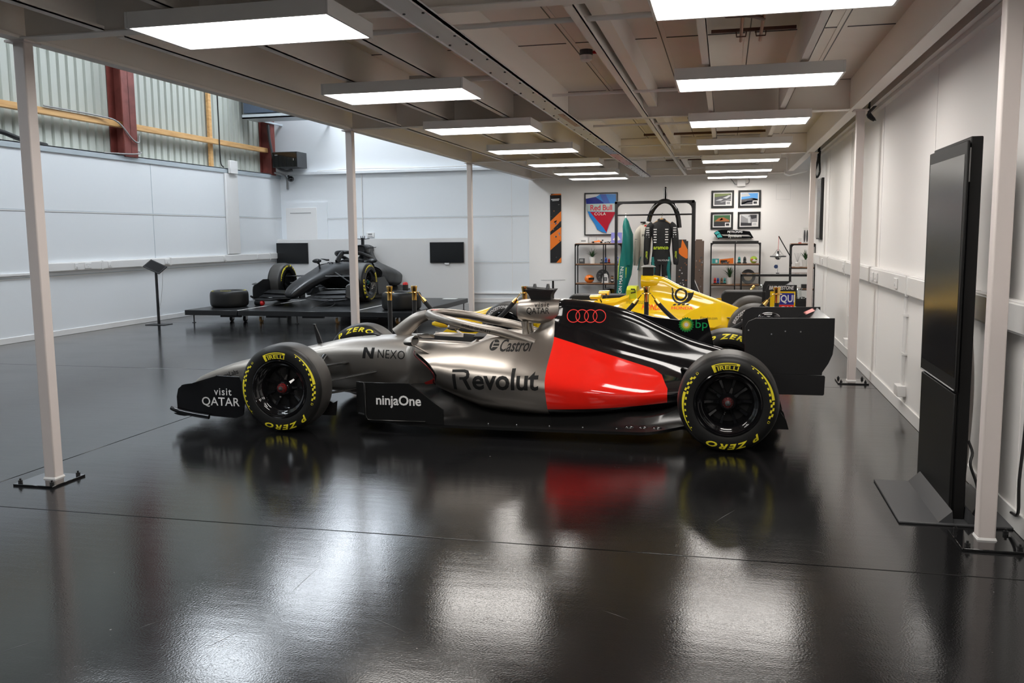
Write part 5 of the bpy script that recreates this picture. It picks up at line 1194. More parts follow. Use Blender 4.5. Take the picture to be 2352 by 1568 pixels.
q = MB(); q.box(-0.19, 0.19, -0.13, 0.13, 0, 0.01, 'black'); q.obj('base', t, bev=0.003)
q = MB(); q.box(-0.022, 0.022, -0.012, 0.012, 0.01, 0.99, 'black'); q.obj('pole', t, bev=0.003)
q = MB(); A_ = Matrix.Translation((0, -0.02, 1.02)) @ Matrix.Rotation(radians(22), 4, 'Y') @ Matrix.Rotation(radians(35), 4, 'X'); q.box(-0.17, 0.17, -0.11, 0.11, -0.01, 0.01, 'black', X=A_).box(-0.15, 0.15, -0.09, 0.09, 0.01, 0.012, 'tv', X=A_); q.obj('tablet', t, bev=0.003)
pipe('cable', spline([(-9.64, 13.9, 0.95), (-9.9, 14.2, 0.5), (-10.05, 14.3, 0.15), (-10.1, 14.3, 0.02)], 4), 0.004, 'white', 'thin pale cable hanging from the tablet stand by the hall wall', 'cable', n=6)

# ------------------------------------------------------------------ rope barrier
PX = [(-3.86, 9.93), (-3.577, 10.0), (-2.235, 10.0), (-0.844, 10.0), (0.552, 10.0)]
PL_ = ['brass-topped black barrier post, first of the five from the tall hall side', 'brass-topped black barrier post, second of the five, in front of the stage tyre', 'brass-topped black barrier post beside the airbox of the grey car', 'brass-topped black barrier post in front of the yellow engine cover', 'brass-topped black barrier post in front of the yellow car\'s rear wing']
def post(x, y, label):
    o = thing('barrier_post', label, 'barrier post', (x, y, 0), group='brass-topped barrier posts')
    q = MB(); q.lathe([(0.0, 0.055), (0.04, 0.05), (0.10, 0.03), (0.125, 0.012), (0.13, 0.0), (0, 0)], 'black', n=32); q.obj('base', o)
    q = MB(); q.cyl((0, 0, 0.04), (0, 0, 0.80), 0.026, 'rope', n=20); q.obj('pole', o)
    q = MB(); q.lathe([(0.0, 0.930), (0.034, 0.930), (0.0375, 0.927), (0.0375, 0.922), (0.032, 0.88), (0.0275, 0.857), (0.0275, 0.76), (0, 0.76)], 'brass', n=28); q.obj('brass_top', o, sharp=40)
    q = MB(); q.tube([(0.05 * cos(2 * pi * k / 20), 0.05 * sin(2 * pi * k / 20), 0.852) for k in range(20)], 0.005, 'brass', n=6, closed=True).cyl((0, 0, 0.848), (0, 0, 0.856), 0.05, 'brass', n=20); q.obj('hook_ring', o)
    return o
for (x, y), lb in zip(PX, PL_): post(x, y, lb)
def rope(a, b_, sag, label):
    p0, p1 = Vector((*a, 0.84)), Vector((*b_, 0.84)); d = (p1 - p0); n = d.normalized()
    p0 += n * 0.055; p1 -= n * 0.055
    P = []
    for k in range(33):
        t = k / 32; P.append(p0.lerp(p1, t) - Vector((0, 0, sag * (1 - (2 * t - 1) ** 2))))
    o = thing('barrier_rope', label, 'barrier rope', tuple((p0 + p1) / 2), group='black velvet barrier ropes'); c = (p0 + p1) / 2
    q = MB(); q.tube([p - c for p in P[2:-2]], 0.025, 'rope', n=12); q.obj('rope', o, sharp=60)
    for e in (P[:3], P[-3:][::-1]):
        q = MB(); q.tube([p - c for p in e[1:]], [0.018, 0.029], 'brass', n=12).tube([e[0] - c, e[1] - c], 0.006, 'brass', n=6); q.obj('end_cap', o)
RL = ['black velvet rope sagging from the post by the stage tyre towards the airbox', 'black velvet rope hidden mostly behind the engine cover, between the airbox post and the next', 'black velvet rope sagging across the yellow car towards its rear wing']
for k in (1, 2, 3): rope(PX[k], PX[k + 1], 0.43, RL[k - 1])
# ------------------------------------------------------------------ back wall displays
YW = YB - 0.03
def frame_box(mb, x0, x1, z0, z1, y0, y1, t_, m):
    mb.box(x0, x1, y0, y1, z0, z0 + t_, m).box(x0, x1, y0, y1, z1 - t_, z1, m).box(x0, x0 + t_, y0, y1, z0 + t_, z1 - t_, m).box(x1 - t_, x1, y0, y1, z0 + t_, z1 - t_, m)
def picture(x0, x1, z0, z1, label, bands, grp='framed race photographs'):
    cx, cz = (x0 + x1) / 2, (z0 + z1) / 2; a, h = (x1 - x0) / 2, (z1 - z0) / 2
    o = thing('framed_photo', label, 'framed photo', (cx, YW, cz), group=grp)
    q = MB(); frame_box(q, -a, a, -h, h, -0.03, 0, 0.040, 'black'); q.obj('frame', o, bev=0.003)
    q = MB(); q.box(-a + 0.03, a - 0.03, -0.012, -0.002, -h + 0.03, h - 0.03, 'print_white'); q.obj('mount', o)
    q = MB(); b_, g = a - 0.062, h - 0.062
    q.box(-b_, b_, -0.0145, -0.012, -g, g, bands[0])
    for m, poly in bands[1]: q.add([(u * b_, -0.0152 - 0.0002 * i, v * g) for i, (u, v) in enumerate(poly) for _ in (0,)] if False else [(u * b_, -0.0155, v * g) for u, v in poly], [tuple(range(len(poly)))], m)
    q.obj('print', o)
    q = MB(); q.box(0.38 * b_, b_, -0.018, -0.0155, -g, -0.35 * g, 'print_white').box(0.48 * b_, 0.9 * b_, -0.0195, -0.018, -0.9 * g, -0.5 * g, bands[2]); q.obj('plaque', o)
PM = {k: mat('print_' + k, c, 0.5) for k, c in dict(tarmac=(0.10, 0.10, 0.11), silver=(0.55, 0.56, 0.57), olive=(0.18, 0.22, 0.08), sky=(0.10, 0.35, 0.75), deepblue=(0.02, 0.10, 0.35), sand=(0.5, 0.42, 0.32), rust=(0.35, 0.12, 0.04), forest=(0.04, 0.12, 0.05), dark=(0.03, 0.03, 0.035), midgrey=(0.28, 0.28, 0.29), tan=(0.30, 0.20, 0.10)).items()}
picture(-0.300, 0.160, 2.03, 2.388, 'framed photo of a silver racing car on track, top of the four nearest the rail', (PM['tarmac'], [(PM['olive'], [(-1, 1), (1, 1), (1, 0.75), (-1, 0.35)]), (PM['silver'], [(0.0, 0.2), (0.5, 0.5), (0.98, 0.95), (0.9, 0.5), (0.5, 0.1)]), (PM['silver'], [(-0.9, -0.25), (-0.3, 0.05), (0.1, 0.02), (-0.2, -0.25)]), (PM['midgrey'], [(-0.4, -0.5), (1, 0.05), (1, -0.15), (-0.1, -0.6)])], PM['midgrey']))
picture(0.246, 0.702, 2.03, 2.384, 'framed photo with bright blue sky, top of the four nearest the corner', (PM['sky'], [(PM['silver'], [(-1, 0.9), (-0.2, 1), (0.1, 0.5), (-1, 0.35)]), (PM['tarmac'], [(-1, -0.1), (0.3, 0.15), (1, 0.0), (1, -1), (-1, -1)]), (PM['deepblue'], [(-1, -0.85), (-0.2, -0.35), (0.6, -0.3), (0.6, -0.5), (-0.2, -0.6), (-0.8, -1)]), (PM['silver'], [(-1, -0.7), (-0.4, -0.3), (-0.35, -0.36), (-1, -0.85)]), (PM['dark'], [(0.2, -0.15), (0.5, 0.12), (0.98, -0.1), (0.9, -0.25)])], PM['dark']))
picture(-0.305, 0.150, 1.585, 1.94, 'framed photo with an orange car and trees, bottom of the four nearest the rail', (PM['forest'], [(PM['rust'], [(-0.9, -0.1), (-0.4, 0.5), (0.2, 0.6), (0.9, 0.1), (0.9, -0.15)]), (PM['tan'], [(-0.3, 0.1), (0.0, 0.55), (0.15, 0.2), (-0.1, 0.05)]), (PM['dark'], [(-1, -0.2), (1, -0.15), (1, -1), (-1, -1)])], PM['dark']))
picture(0.242, 0.700, 1.59, 1.94, 'framed black and white pit lane photo, bottom of the four nearest the corner', (PM['midgrey'], [(PM['silver'], [(-1, 1), (-0.2, 0.3), (0.0, 1)]), (PM['dark'], [(0.1, 1), (0.9, 1), (0.9, 0.4), (0.3, 0.2)]), (PM['silver'], [(-0.15, 0.6), (0.1, 0.6), (0.2, -0.5), (-0.1, -0.5)]), (PM['dark'], [(-1, -0.4), (0.3, -0.5), (0.3, -1), (-1, -1)])], PM['silver']))
# bodywork poster
t = thing('framed_poster', 'tall black frame holding a blue and red painted bodywork panel', 'framed poster', (-2.62, YW, 1.94))
q = MB(); frame_box(q, -0.36, 0.36, -0.455, 0.455, -0.06, 0, 0.022, 'black'); q.obj('frame', t, bev=0.002)
q = MB(); q.box(-0.34, 0.34, -0.01, 0, -0.435, 0.435, 'print_white'); q.obj('backing', t)
q = MB(); out = [(-0.33, 0.33), (-0.10, 0.37), (-0.02, 0.42), (0.32, 0.42), (0.325, 0.1), (0.27, -0.05), (0.17, -0.24), (0.12, -0.41), (0.02, -0.38), (-0.08, -0.33), (-0.13, -0.22), (-0.24, -0.06), (-0.31, 0.1)]
q.prism(out, 'y', -0.045, -0.012, mat('panel_cyan', (0.03, 0.25, 0.70), 0.2, coat=0.5))
fl2 = lambda d: (lambda u, v: Vector((u, -0.0455 - d, v)))
q.flat([(-0.33, 0.33), (-0.12, 0.365), (0.12, 0.20), (-0.32, 0.22)], mat('panel_navy', (0.02, 0.03, 0.25), 0.2, coat=0.5), fl2(0)); q.flat([(-0.02, 0.42), (0.10, 0.42), (0.20, 0.22), (0.06, 0.22)], 'blue', fl2(0.0004))
q.flat([(-0.32, 0.22), (0.325, 0.22), (0.32, 0.04), (-0.30, 0.06)], mat('panel_silver', (0.48, 0.58, 0.58), 0.25, 0.3), fl2(0.0008))
q.flat([(-0.24, 0.05), (0.32, 0.04), (0.27, -0.05), (0.17, -0.24), (0.12, -0.40), (0.06, -0.30), (-0.10, -0.12)], mat('panel_crimson', (0.50, 0.012, 0.035), 0.2, coat=0.5), fl2(0.0006))
q.text('Red Bull', 0.165, mat('panel_red', (0.62, 0.01, 0.03), 0.3), lambda u, v: Vector((u + 0.005, -0.0472, v + 0.13)), bold=0.016, wx=0.92, space=0.95); q.text('COLA', 0.085, 'print_white', lambda u, v: Vector((u - 0.02, -0.0472, v - 0.0)), space=1.15)
q.obj('painted_panel', t)
# tall printed planks
def plank(name, x0, x1, z0, z1, y, label, m, extra, lean=0.0):
    o = thing(name, label, 'printed plank', ((x0 + x1) / 2, y, z0), group='printed floor planks'); a, h = (x1 - x0) / 2, z1 - z0
    o.rotation_euler = (lean, 0, 0)
    q = MB(); q.prism([(-a, 0), (a, 0), (a, h - 0.03), (a - 0.04, h - 0.03), (a - 0.04, h), (-a + 0.02, h), (-a + 0.02, h - 0.03), (-a, h - 0.03)], 'y', -0.02, 0, m); q.obj('board', o)
    q = MB()
    for i_, (mm, poly) in enumerate(extra): q.add([(u * a, -0.0212 - 0.0001 * i_, v * h) for u, v in poly], [tuple(range(len(poly)))], mm)
    q.obj('print', o)
random.seed(3)
def specks(n, ms, z0, z1, s=0.05):
    out = []
    for _ in range(n):
        u, v = random.uniform(-0.8, 0.8), random.uniform(z0, z1); m = random.choice(ms)
        out.append((m, [(u - random.uniform(.05, .25), v), (u, v - random.uniform(.004, .018)), (u + random.uniform(.05, .22), v + 0.004), (u, v + random.uniform(.004, .02))]))
    return out
plank('printed_plank', -3.74, -3.495, 0.896, 2.392, YW, 'tall orange and black printed plank hung on the back wall', 'black', [('orange', [(-1, 0.98), (1, 0.98), (1, 1.0), (-0.2, 1.0)]), ('orange', [(-1, 0.45), (-1, 0.60), (1, 0.75), (1, 0.61)]), ('orange', [(-1, 0.18), (-1, 0.40), (1, 0.52), (1, 0.32)]), ('orange', [(0.1, 0.0), (1, 0.0), (1, 0.08)]), ('print_black', [(-0.3, 0.58), (0.1, 0.585), (0.25, 0.62), (-0.3, 0.60)]), ('print_white', [(-0.8, 0.925), (0.7, 0.93), (0.7, 0.915), (-0.8, 0.91)]), ('print_white', [(-0.6, 0.905), (0.6, 0.91), (0.6, 0.90), (-0.6, 0.895)])] + specks(16, ['grey', 'dgrey', PM['rust'], PM['forest'], PM['deepblue'], PM['midgrey']], 0.05, 0.85))
plank('printed_plank', -1.00, -0.755, 0.0, 1.385, 19.0, 'dark printed plank with an orange flame leaning behind the garment rail', mat('plank_charcoal', (0.045, 0.04, 0.038), 0.5), [('orange', [(-0.05, 1.0), (0.2, 0.97), (0.9, 0.85), (0.95, 0.72), (0.7, 0.71), (-0.2, 0.76), (-0.9, 0.83), (-0.9, 0.85), (-0.2, 0.88)]), ('print_white', [(-0.9, 0.88), (-0.8, 0.88), (-0.8, 0.98), (-0.9, 0.98)])] + specks(26, [PM['silver'], PM['rust'], PM['midgrey'], 'print_white'], 0.06, 0.66), lean=-0.10)
plank('printed_plank', -0.62, -0.43, 0.0, 1.385, 19.0, 'brown wood-grain printed plank leaning outside the garment rail', mat('plank_brown', (0.12, 0.08, 0.06), 0.5), specks(24, [PM['rust'], PM['dark'], PM['midgrey'], 'dgrey'], 0.1, 0.75) + [('print_white', [(-0.9, 0.40), (0.5, 0.17), (0.5, 0.15), (-0.9, 0.37)]), (PM['dark'], [(-0.9, 0.36), (0.5, 0.14), (-0.9, 0.1)])], lean=-0.10)
# garment rail
t = thing('garment_rail', 'tall black metal garment rail with racing suits', 'garment rail', (-1.38, 18.0, 0))
for s in (-1, 1):
    q = MB(); q.box(s * 0.755 - 0.025, s * 0.755 + 0.025, -0.025, 0.025, 0, 2.15, 'black').prism([(s * 0.73, 2.10), (s * 0.62, 2.10), (s * 0.67, 2.085), (s * 0.715, 2.04), (s * 0.73, 1.99)], 'y', -0.02, 0.02, 'black'); q.obj('upright', t)
    q = MB(); q.box(s * 0.775 - 0.02, s * 0.775 + 0.02, 0.24, 0.28, 0, 2.13, 'black').box(s * 0.765 - 0.02, s * 0.765 + 0.02, 0.02, 0.25, 0.02, 0.06, 'black').box(s * 0.765 - 0.02, s * 0.765 + 0.02, 0.02, 0.25, 2.10, 2.14, 'black'); q.obj('rear_upright', t)
q = MB(); q.box(-0.78, 0.78, -0.025, 0.025, 2.10, 2.155, 'black'); q.obj('top_bar', t, bev=0.004)
q = MB(); q.cyl((-0.74, 0, 1.88), (0.74, 0, 1.88), 0.016, 'black', n=14); q.obj('hanging_bar', t)
# halo hung on the rail
t = thing('halo_frame', 'black racing halo frame hung over the garment rail', 'halo frame', (-1.17, 18.07, 1.60))
q = MB(); q.tube([(0, 0, 0.80), (0, 0.0, 0.66), (0, -0.01, 0.56)], [0.034, 0.040, 0.05], 'black_gloss', n=12, flat=(0.8, 1.1)); q.sphere((0, 0, 0.80), 0.026, 'black_gloss', n=10, k=8); q.obj('stem', t)
q = MB(); q.tube(spline([(-0.32, -0.02, 0.15), (-0.29, -0.03, 0.27), (-0.22, -0.04, 0.41), (-0.12, -0.05, 0.51), (0, -0.055, 0.545), (0.12, -0.05, 0.50), (0.20, -0.04, 0.39), (0.255, -0.03, 0.22), (0.28, -0.02, 0.02)], 4), 0.052, 'black_gloss', n=12, flat=(0.75, 0.95)); q.obj('arch', t, sharp=60)
q = MB(); q.tube(spline([(-0.15, -0.02, 0.47), (-0.06, -0.02, 0.53), (0.06, -0.02, 0.53), (0.15, -0.02, 0.46)], 4), 0.012, 'black', n=8); q.text('HALO', 0.0001, 'print_white', lambda u, v: Vector((u, -0.1, v))) if False else None; q.obj('inner_trim', t)
# racing suits
def body_loft(mb, st_, m, n=22):
    mb.loft([[(cx + w_ * cos(2 * pi * k / n) * (1 + 0.05 * sin(3 * 2 * pi * k / n + z * 11)), cy + d * sin(2 * pi * k / n), z) for k in range(n)] for z, cx, cy, w_, d in st_], m)
def front_print(mb, txt, size, m, x, z, y, **kw): mb.text(txt, size, m, lambda u, v: Vector((x + u, y, z + v)), **kw)
t = thing('race_suit', 'black racing suit with lime lettering, facing forward on the rail', 'race suit', (-1.23, 17.93, 0.1)); HZ = -0.1
q = MB(); body_loft(q, [(1.76 + HZ, 0.0, 0, 0.055, 0.05), (1.73 + HZ, 0, 0, 0.13, 0.07), (1.68 + HZ, 0, 0, 0.205, 0.09), (1.55 + HZ, 0, 0, 0.205, 0.11), (1.35 + HZ, 0, 0, 0.18, 0.11), (1.18 + HZ, 0, 0, 0.17, 0.10), (1.0 + HZ, 0, 0, 0.19, 0.10), (0.90 + HZ, 0, 0, 0.20, 0.09)], 'black_fabric')
for x in (-0.1, 0.1): body_loft(q, [(0.95 + HZ, x, 0, 0.10, 0.09), (0.6 + HZ, x * 1.05, 0, 0.095, 0.08), (0.3 + HZ, x, 0, 0.085, 0.07), (0.12 + HZ, x, 0, 0.08, 0.06)], 'black_fabric')
front_print(q, 'aramco', 0.105, 'lime', -0.0, 1.235 + HZ, -0.118, bold=0.016, wx=0.92)
front_print(q, 'VALVOLINE', 0.045, 'print_white', 0.05, 0.985 + HZ, -0.108)
for k in range(6):
    for x in (-0.115, 0.11): q.cbox((x, -0.112, 1.34 + 0.05 * k + HZ), (0.065 if k % 2 else 0.05, 0.004, 0.022), 'print_white')
for s in (-1, 1): q.tube([(s * 0.155, -0.055, 1.05 + HZ), (s * 0.145, -0.10, 0.8 + HZ), (s * 0.17, -0.09, 0.6 + HZ)], 0.035, 'teal_print', n=8, flat=(0.9, 0.4))
vs_, fs_ = text_mesh('MARTIN', 0.11, wx=0.9); q.add([(0.13 - v, -0.098, 0.50 + u + HZ) for u, v in vs_], fs_, 'print_white')
q.obj('suit_body', t, sharp=70)
for s in (-1, 1):
    q = MB(); q.tube(spline([(s * 0.16, 0.0, 1.69 + HZ), (s * 0.24, 0.0, 1.60 + HZ), (s * 0.27, -0.02, 1.38 + HZ), (s * 0.28, -0.03, 1.15 + HZ), (s * 0.29, -0.05, 0.95 + HZ), (s * 0.285, -0.05, 0.90 + HZ)], 3), [0.07, 0.078, 0.08, 0.078, 0.074, 0.072, 0.07, 0.068, 0.066, 0.064, 0.06, 0.058, 0.056, 0.05, 0.046, 0.042], 'black_fabric', n=14)
    for k in range(5): q.cbox((s * 0.262, -0.078, 1.44 + 0.045 * k + HZ), (0.06, 0.006, 0.02), 'print_white')
    vs_, fs_ = text_mesh('aramco', 0.07, bold=0.012); q.add([(s * 0.285 - v, -0.098, 1.06 + u + HZ) for u, v in vs_], fs_, 'lime')
    q.obj('sleeve', t, sharp=70)
q = MB(); q.tube([(0.06 * cos(a_), 0.045 * sin(a_), 1.775 + HZ + 0.012 * sin(a_)) for a_ in [2 * pi * k / 16 for k in range(16)]], 0.022, 'black_fabric', n=8, closed=True); q.obj('collar', t)
t = thing('clothes_hanger', 'wooden hanger inside the black racing suit', 'hanger', (-1.23, 17.96, 1.70))
q = MB(); q.tube([(-0.17, 0, 0.0), (-0.05, 0, 0.075), (0, 0, 0.09), (0.05, 0, 0.075), (0.17, 0, 0.0)], [0.012, 0.016, 0.03, 0.016, 0.012], 'pine', n=10); q.obj('bar', t)
q = MB(); q.tube([(0, 0, 0.09), (0, 0.0, 0.14), (0.015, 0.02, 0.165), (0.02, 0.04, 0.20), (0, 0.04, 0.215)], 0.005, 'chrome', n=6); q.obj('hook', t)
t = thing('race_suit', 'cream racing suit hanging half behind the black one', 'race suit', (-1.60, 18.31, 0.1))
q = MB(); body_loft(q, [(1.72 + HZ, 0.02, 0, 0.05, 0.05), (1.67 + HZ, 0.02, 0, 0.12, 0.10), (1.5 + HZ, 0.03, 0, 0.13, 0.16), (1.2 + HZ, 0.02, 0, 0.125, 0.15), (0.95 + HZ, 0.0, 0, 0.12, 0.15), (0.6 + HZ, -0.01, 0, 0.11, 0.14), (0.3 + HZ, -0.02, 0, 0.10, 0.12), (0.15 + HZ, -0.02, 0, 0.09, 0.11)], 'cream')
front_print(q, 'PETRONAS', 0.07, 'print_black', 0.14, 1.47 + HZ, -0.175, bold=0.012); q.cbox((0.03, -0.10, 1.66 + HZ), (0.04, 0.01, 0.05), 'red_print'); q.cbox((-0.02, -0.06, 1.735 + HZ), (0.1, 0.06, 0.03), 'black_fabric'); q.tube([(-0.06, -0.13, 1.05 + HZ), (-0.09, -0.13, 0.9 + HZ), (-0.12, -0.1, 0.78 + HZ)], 0.02, 'teal_box', n=6, flat=(1, 0.4))
q.obj('suit_body', t, sharp=70)
q = MB(); q.tube(spline([(-0.05, 0, 1.62 + HZ), (-0.12, -0.05, 1.5 + HZ), (-0.14, -0.09, 1.25 + HZ), (-0.15, -0.12, 1.0 + HZ), (-0.16, -0.13, 0.87 + HZ)], 3), [0.07, 0.075, 0.078, 0.078, 0.075, 0.072, 0.068, 0.065, 0.06, 0.056, 0.05, 0.046, 0.042], 'cream', n=14)
for k in range(3): q.cbox((-0.15, -0.14, 1.30 + 0.05 * k + HZ), (0.05, 0.006, 0.012), 'grey')
q.obj('sleeve', t, sharp=70)
t = thing('race_suit', 'teal green racing suit hanging sideways at the end of the rail', 'race suit', (-1.92, 17.95, 0.12)); HZ = -0.12
q = MB(); body_loft(q, [(1.83 + HZ, -0.02, 0, 0.012, 0.03), (1.76 + HZ, -0.01, 0, 0.05, 0.07), (1.66 + HZ, 0.0, 0, 0.075, 0.12), (1.5 + HZ, 0.03, 0, 0.10, 0.18), (1.2 + HZ, 0.02, 0, 0.115, 0.2), (0.95 + HZ, 0.0, 0, 0.135, 0.19), (0.7 + HZ, -0.03, -0.05, 0.135, 0.17), (0.44 + HZ, -0.07, -0.10, 0.10, 0.12), (0.14 + HZ, -0.13, -0.14, 0.07, 0.08)], 'teal')
vs_, fs_ = text_mesh('ASTON MARTIN', 0.105, bold=0.006, wx=0.92)
q.add([(-0.085 - v * 0.9 + u * 0.09, -0.235 + 0.02 * max(0, -u), 0.52 + u + HZ) for u, v in vs_], fs_, 'print_white')
for p in ([(-0.12, -0.12, 1.02), (-0.14, -0.16, 0.8), (-0.15, -0.14, 0.6)], [(0.02, -0.2, 0.85), (0.01, -0.19, 0.65), (-0.02, -0.17, 0.5)]): q.tube([(x, y - 0.012, z + HZ) for x, y, z in p], 0.007, 'lime', n=6)
q.obj('suit_body', t, sharp=70)
q = MB(); q.tube(spline([(0.0, -0.12, 1.62 + HZ), (0.05, -0.18, 1.45 + HZ), (0.055, -0.19, 1.2 + HZ), (0.06, -0.17, 0.98 + HZ), (0.06, -0.16, 0.9 + HZ)], 3), 0.055, 'teal', n=14); q.obj('sleeve', t, sharp=70)
q = MB(); q.tube([(0, 0, 0), (0, 0.03, 0.03), (0.0, 0.05, 0.07), (0, 0.03, 0.085)], 0.004, 'chrome', n=6); tag(q.obj('hanger_hook', loc=(-1.94, 17.95, 1.82)), 'small wire hanger hook above the teal suit', 'hanger')

# shelving
def shelf_unit(x0, x1, y, d, z_top, levels, label, divider=None):
    o = thing('shelf_unit', label, 'shelf unit', ((x0 + x1) / 2, y, 0), group='black metal shelf units'); a = (x1 - x0) / 2; s_ = 0.011
    for s in (-1, 1):
        for yy in (-d / 2, d / 2):
            q = MB(); q.box(s * (a - s_) - s_, s * (a - s_) + s_, yy - s_, yy + s_, 0, z_top, 'black'); q.obj('upright', o)
    q = MB()
    for yy in (-d / 2, d / 2):
        q.box(-a, a, yy - s_, yy + s_, z_top - 0.022, z_top, 'black')
        for s in (-1, 1): q.prism([(s * (a - 0.02), z_top - 0.02), (s * (a - 0.07), z_top - 0.02), (s * (a - 0.035), z_top - 0.035), (s * (a - 0.02), z_top - 0.07)], 'y', yy - s_, yy + s_, 'black')
        if divider is not None: q.box(divider - s_, divider + s_, yy - s_, yy + s_, 0, z_top, 'black')
    for s in (-1, 1): q.box(s * (a - s_) - s_, s * (a - s_) + s_, -d / 2, d / 2, z_top - 0.022, z_top, 'black')
    q.obj('top_frame', o)
    for z in levels:
        q = MB(); q.box(-a + 0.012, a - 0.012, -d / 2 - 0.005, d / 2 + 0.005, z - 0.022, z, 'wood'); q.obj('shelf', o, bev=0.003)
        q = MB(); q.box(-a, a, -d / 2 - 0.011, -d / 2 + 0.009, z - 0.036, z - 0.022, 'black').box(-a, a, d / 2 - 0.009, d / 2 + 0.011, z - 0.036, z - 0.022, 'black'); q.obj('shelf_rail', o)
    return o
SY, SD = 19.08, 0.34
shelf_unit(-3.125, -2.12, SY, SD, 1.305, (0.885, 0.472, 1.318), 'black metal shelf unit with wooden shelves under the framed bodywork poster', 0.115)
shelf_unit(-0.295, 0.708, SY, SD, 1.305, (0.880, 0.455, 0.06), 'black metal shelf unit with wooden shelves under the four framed photos', -0.005)
shelf_unit(1.24, 1.70, 18.35, 0.34, 1.28, (0.835, 0.42, 1.292), 'narrow black metal shelf unit in the corner behind the glass case')
def small(name, mb, loc, label, cat, grp=None, **kw): return tag(mb.obj(name, loc=loc, **kw), label, cat, grp)
def plant(loc, h, r, label):
    o = thing('potted_plant', label, 'potted plant', loc, group='potted spiky plants')
    q = MB(); q.lathe([(0, 0), (0.052, 0), (0.075, 0.14), (0.068, 0.14), (0.062, 0.12), (0, 0.12)], 'pot', n=24); q.obj('pot', o)
    q = MB(); rnd = random.Random(int(h * 1000))
    for k in range(46):
        a_ = rnd.uniform(0, 2 * pi); rr = r * rnd.uniform(0.4, 1.0); hh = h * rnd.uniform(0.5, 1.0); w_ = 0.011
        P = [Vector((cos(a_) * rr * t_ ** 1.3, sin(a_) * rr * t_ ** 1.3, 0.12 + hh * (t_ - 0.42 * t_ * t_ * (rr / r)) * 1.4)) for t_ in (0, 0.25, 0.5, 0.75, 1.0)]
        sd = Vector((-sin(a_), cos(a_), 0)); vs = []
        for i, p in enumerate(P): vs += [p - sd * w_ * (1 - i / 4.4), p + sd * w_ * (1 - i / 4.4)]
        q.add(vs, [(2 * i, 2 * i + 1, 2 * i + 3, 2 * i + 2) for i in range(4)], 'leaf')
    q.obj('foliage', o)
plant((-2.77, SY, 0.886), 0.20, 0.20, 'spiky green plant in a white pot on the shelf under the poster')
plant((0.10, SY - 0.05, 0.456), 0.26, 0.24, 'spiky green plant in a white pot on the shelf behind the glass case')
plant((1.53, 18.3, 0.836), 0.22, 0.16, 'dark bushy plant in a white pot on the narrow corner shelf')
q = MB(); q.cbox((0, 0, 0.06), (0.19, 0.16, 0.12), 'lamp_frame').cbox((0, -0.082, 0.05), (0.10, 0.002, 0.03), 'grey'); small('box', q, (-2.95, SY, 1.319), 'small silver-white box on top of the shelf under the poster', 'box', bev=0.004)
q = MB(); q.cbox((0, 0, 0.07), (0.16, 0.12, 0.14), 'perspex'); small('display_box', q, (-2.77, SY + 0.08, 1.319), 'clear box behind the silver-white one on top of the shelf', 'display box')
def model_car(loc, c, label, rz=0.0, s=1.0):
    o = thing('model_car', label, 'model car', loc, rz=rz, group='model racing cars', scale=s)
    q = MB(); q.loft([[(x, s_ * w_, z) for s_, w_, z in ((-1, w0, 0.02), (1, w0, 0.02), (1, w0 * 0.6, zt), (-1, w0 * 0.6, zt))] for x, w0, zt in ((-0.14, 0.008, 0.03), (-0.06, 0.02, 0.05), (0.0, 0.035, 0.055), (0.03, 0.04, 0.075), (0.12, 0.015, 0.04))], c).cbox((-0.13, 0, 0.018), (0.03, 0.10, 0.006), 'black').cbox((0.13, 0, 0.065), (0.03, 0.08, 0.03), 'black'); q.obj('body', o)
    for x in (-0.09, 0.10):
        for y in (-0.045, 0.045):
            q = MB(); q.cyl((x, y - 0.012, 0.022), (x, y + 0.012, 0.022), 0.022, 'rubber', n=14); q.obj('wheel', o)
model_car((-2.66, SY - 0.05, 1.319), 'orange', 'orange model racing car on top of the shelf under the poster', s=0.9)
model_car((-2.44, SY - 0.05, 1.319), 'dgrey', 'dark model racing car on top of the shelf beside the orange one', s=0.5)
q = MB(); q.cbox((0, 0, 0.11), (0.22, 0.12, 0.22), mat('violet_box', (0.30, 0.30, 0.75), 0.35)).flat([(-0.08, 0.05), (0.02, 0.15), (0.09, 0.05), (0.0, 0.02)], 'print_white', lambda u, v: Vector((u, -0.0605, v + 0.02))); small('box', q, (-2.25, SY, 1.319), 'violet-blue printed box on top of the shelf by the rail post', 'box')
q = MB(); q.cbox((0, 0, 0.055), (0.11, 0.10, 0.11), 'dgrey').cbox((0, -0.051, 0.07), (0.07, 0.002, 0.05), 'olive_p' if 'olive_p' in M else 'grey'); small('camera_box', q, (-2.99, SY - 0.05, 0.886), 'small dark box on the shelf end beside the plant', 'box', bev=0.006)
def trophy_case(x, z, c, label, h=0.11, w_=0.06, lv=SY - 0.06):
    o = thing('mini_display', label, 'miniature', (x, lv, z), group='miniatures on the shelves')
    q = MB(); q.cbox((0, 0, 0.012), (w_ * 1.15, 0.06, 0.024), 'black'); q.obj('plinth', o)
    q = MB(); q.lathe([(0, 0.024), (w_ * 0.42, 0.026), (w_ * 0.45, 0.024 + h * 0.45), (w_ * 0.36, 0.024 + h * 0.8), (0, 0.024 + h)], c, n=16).cbox((0, -w_ * 0.40, 0.024 + h * 0.5), (w_ * 0.5, 0.012, h * 0.2), 'black'); q.obj('helmet', o)
trophy_case(-2.56, 0.886, 'grey', 'grey miniature helmet on the shelf just past the plant'); trophy_case(-2.47, 0.886, 'blue', 'blue miniature helmet on the shelf past the grey one'); trophy_case(-2.42, 0.886, 'red', 'red miniature helmet next to the blue one', h=0.08, w_=0.05, lv=SY + 0.06)
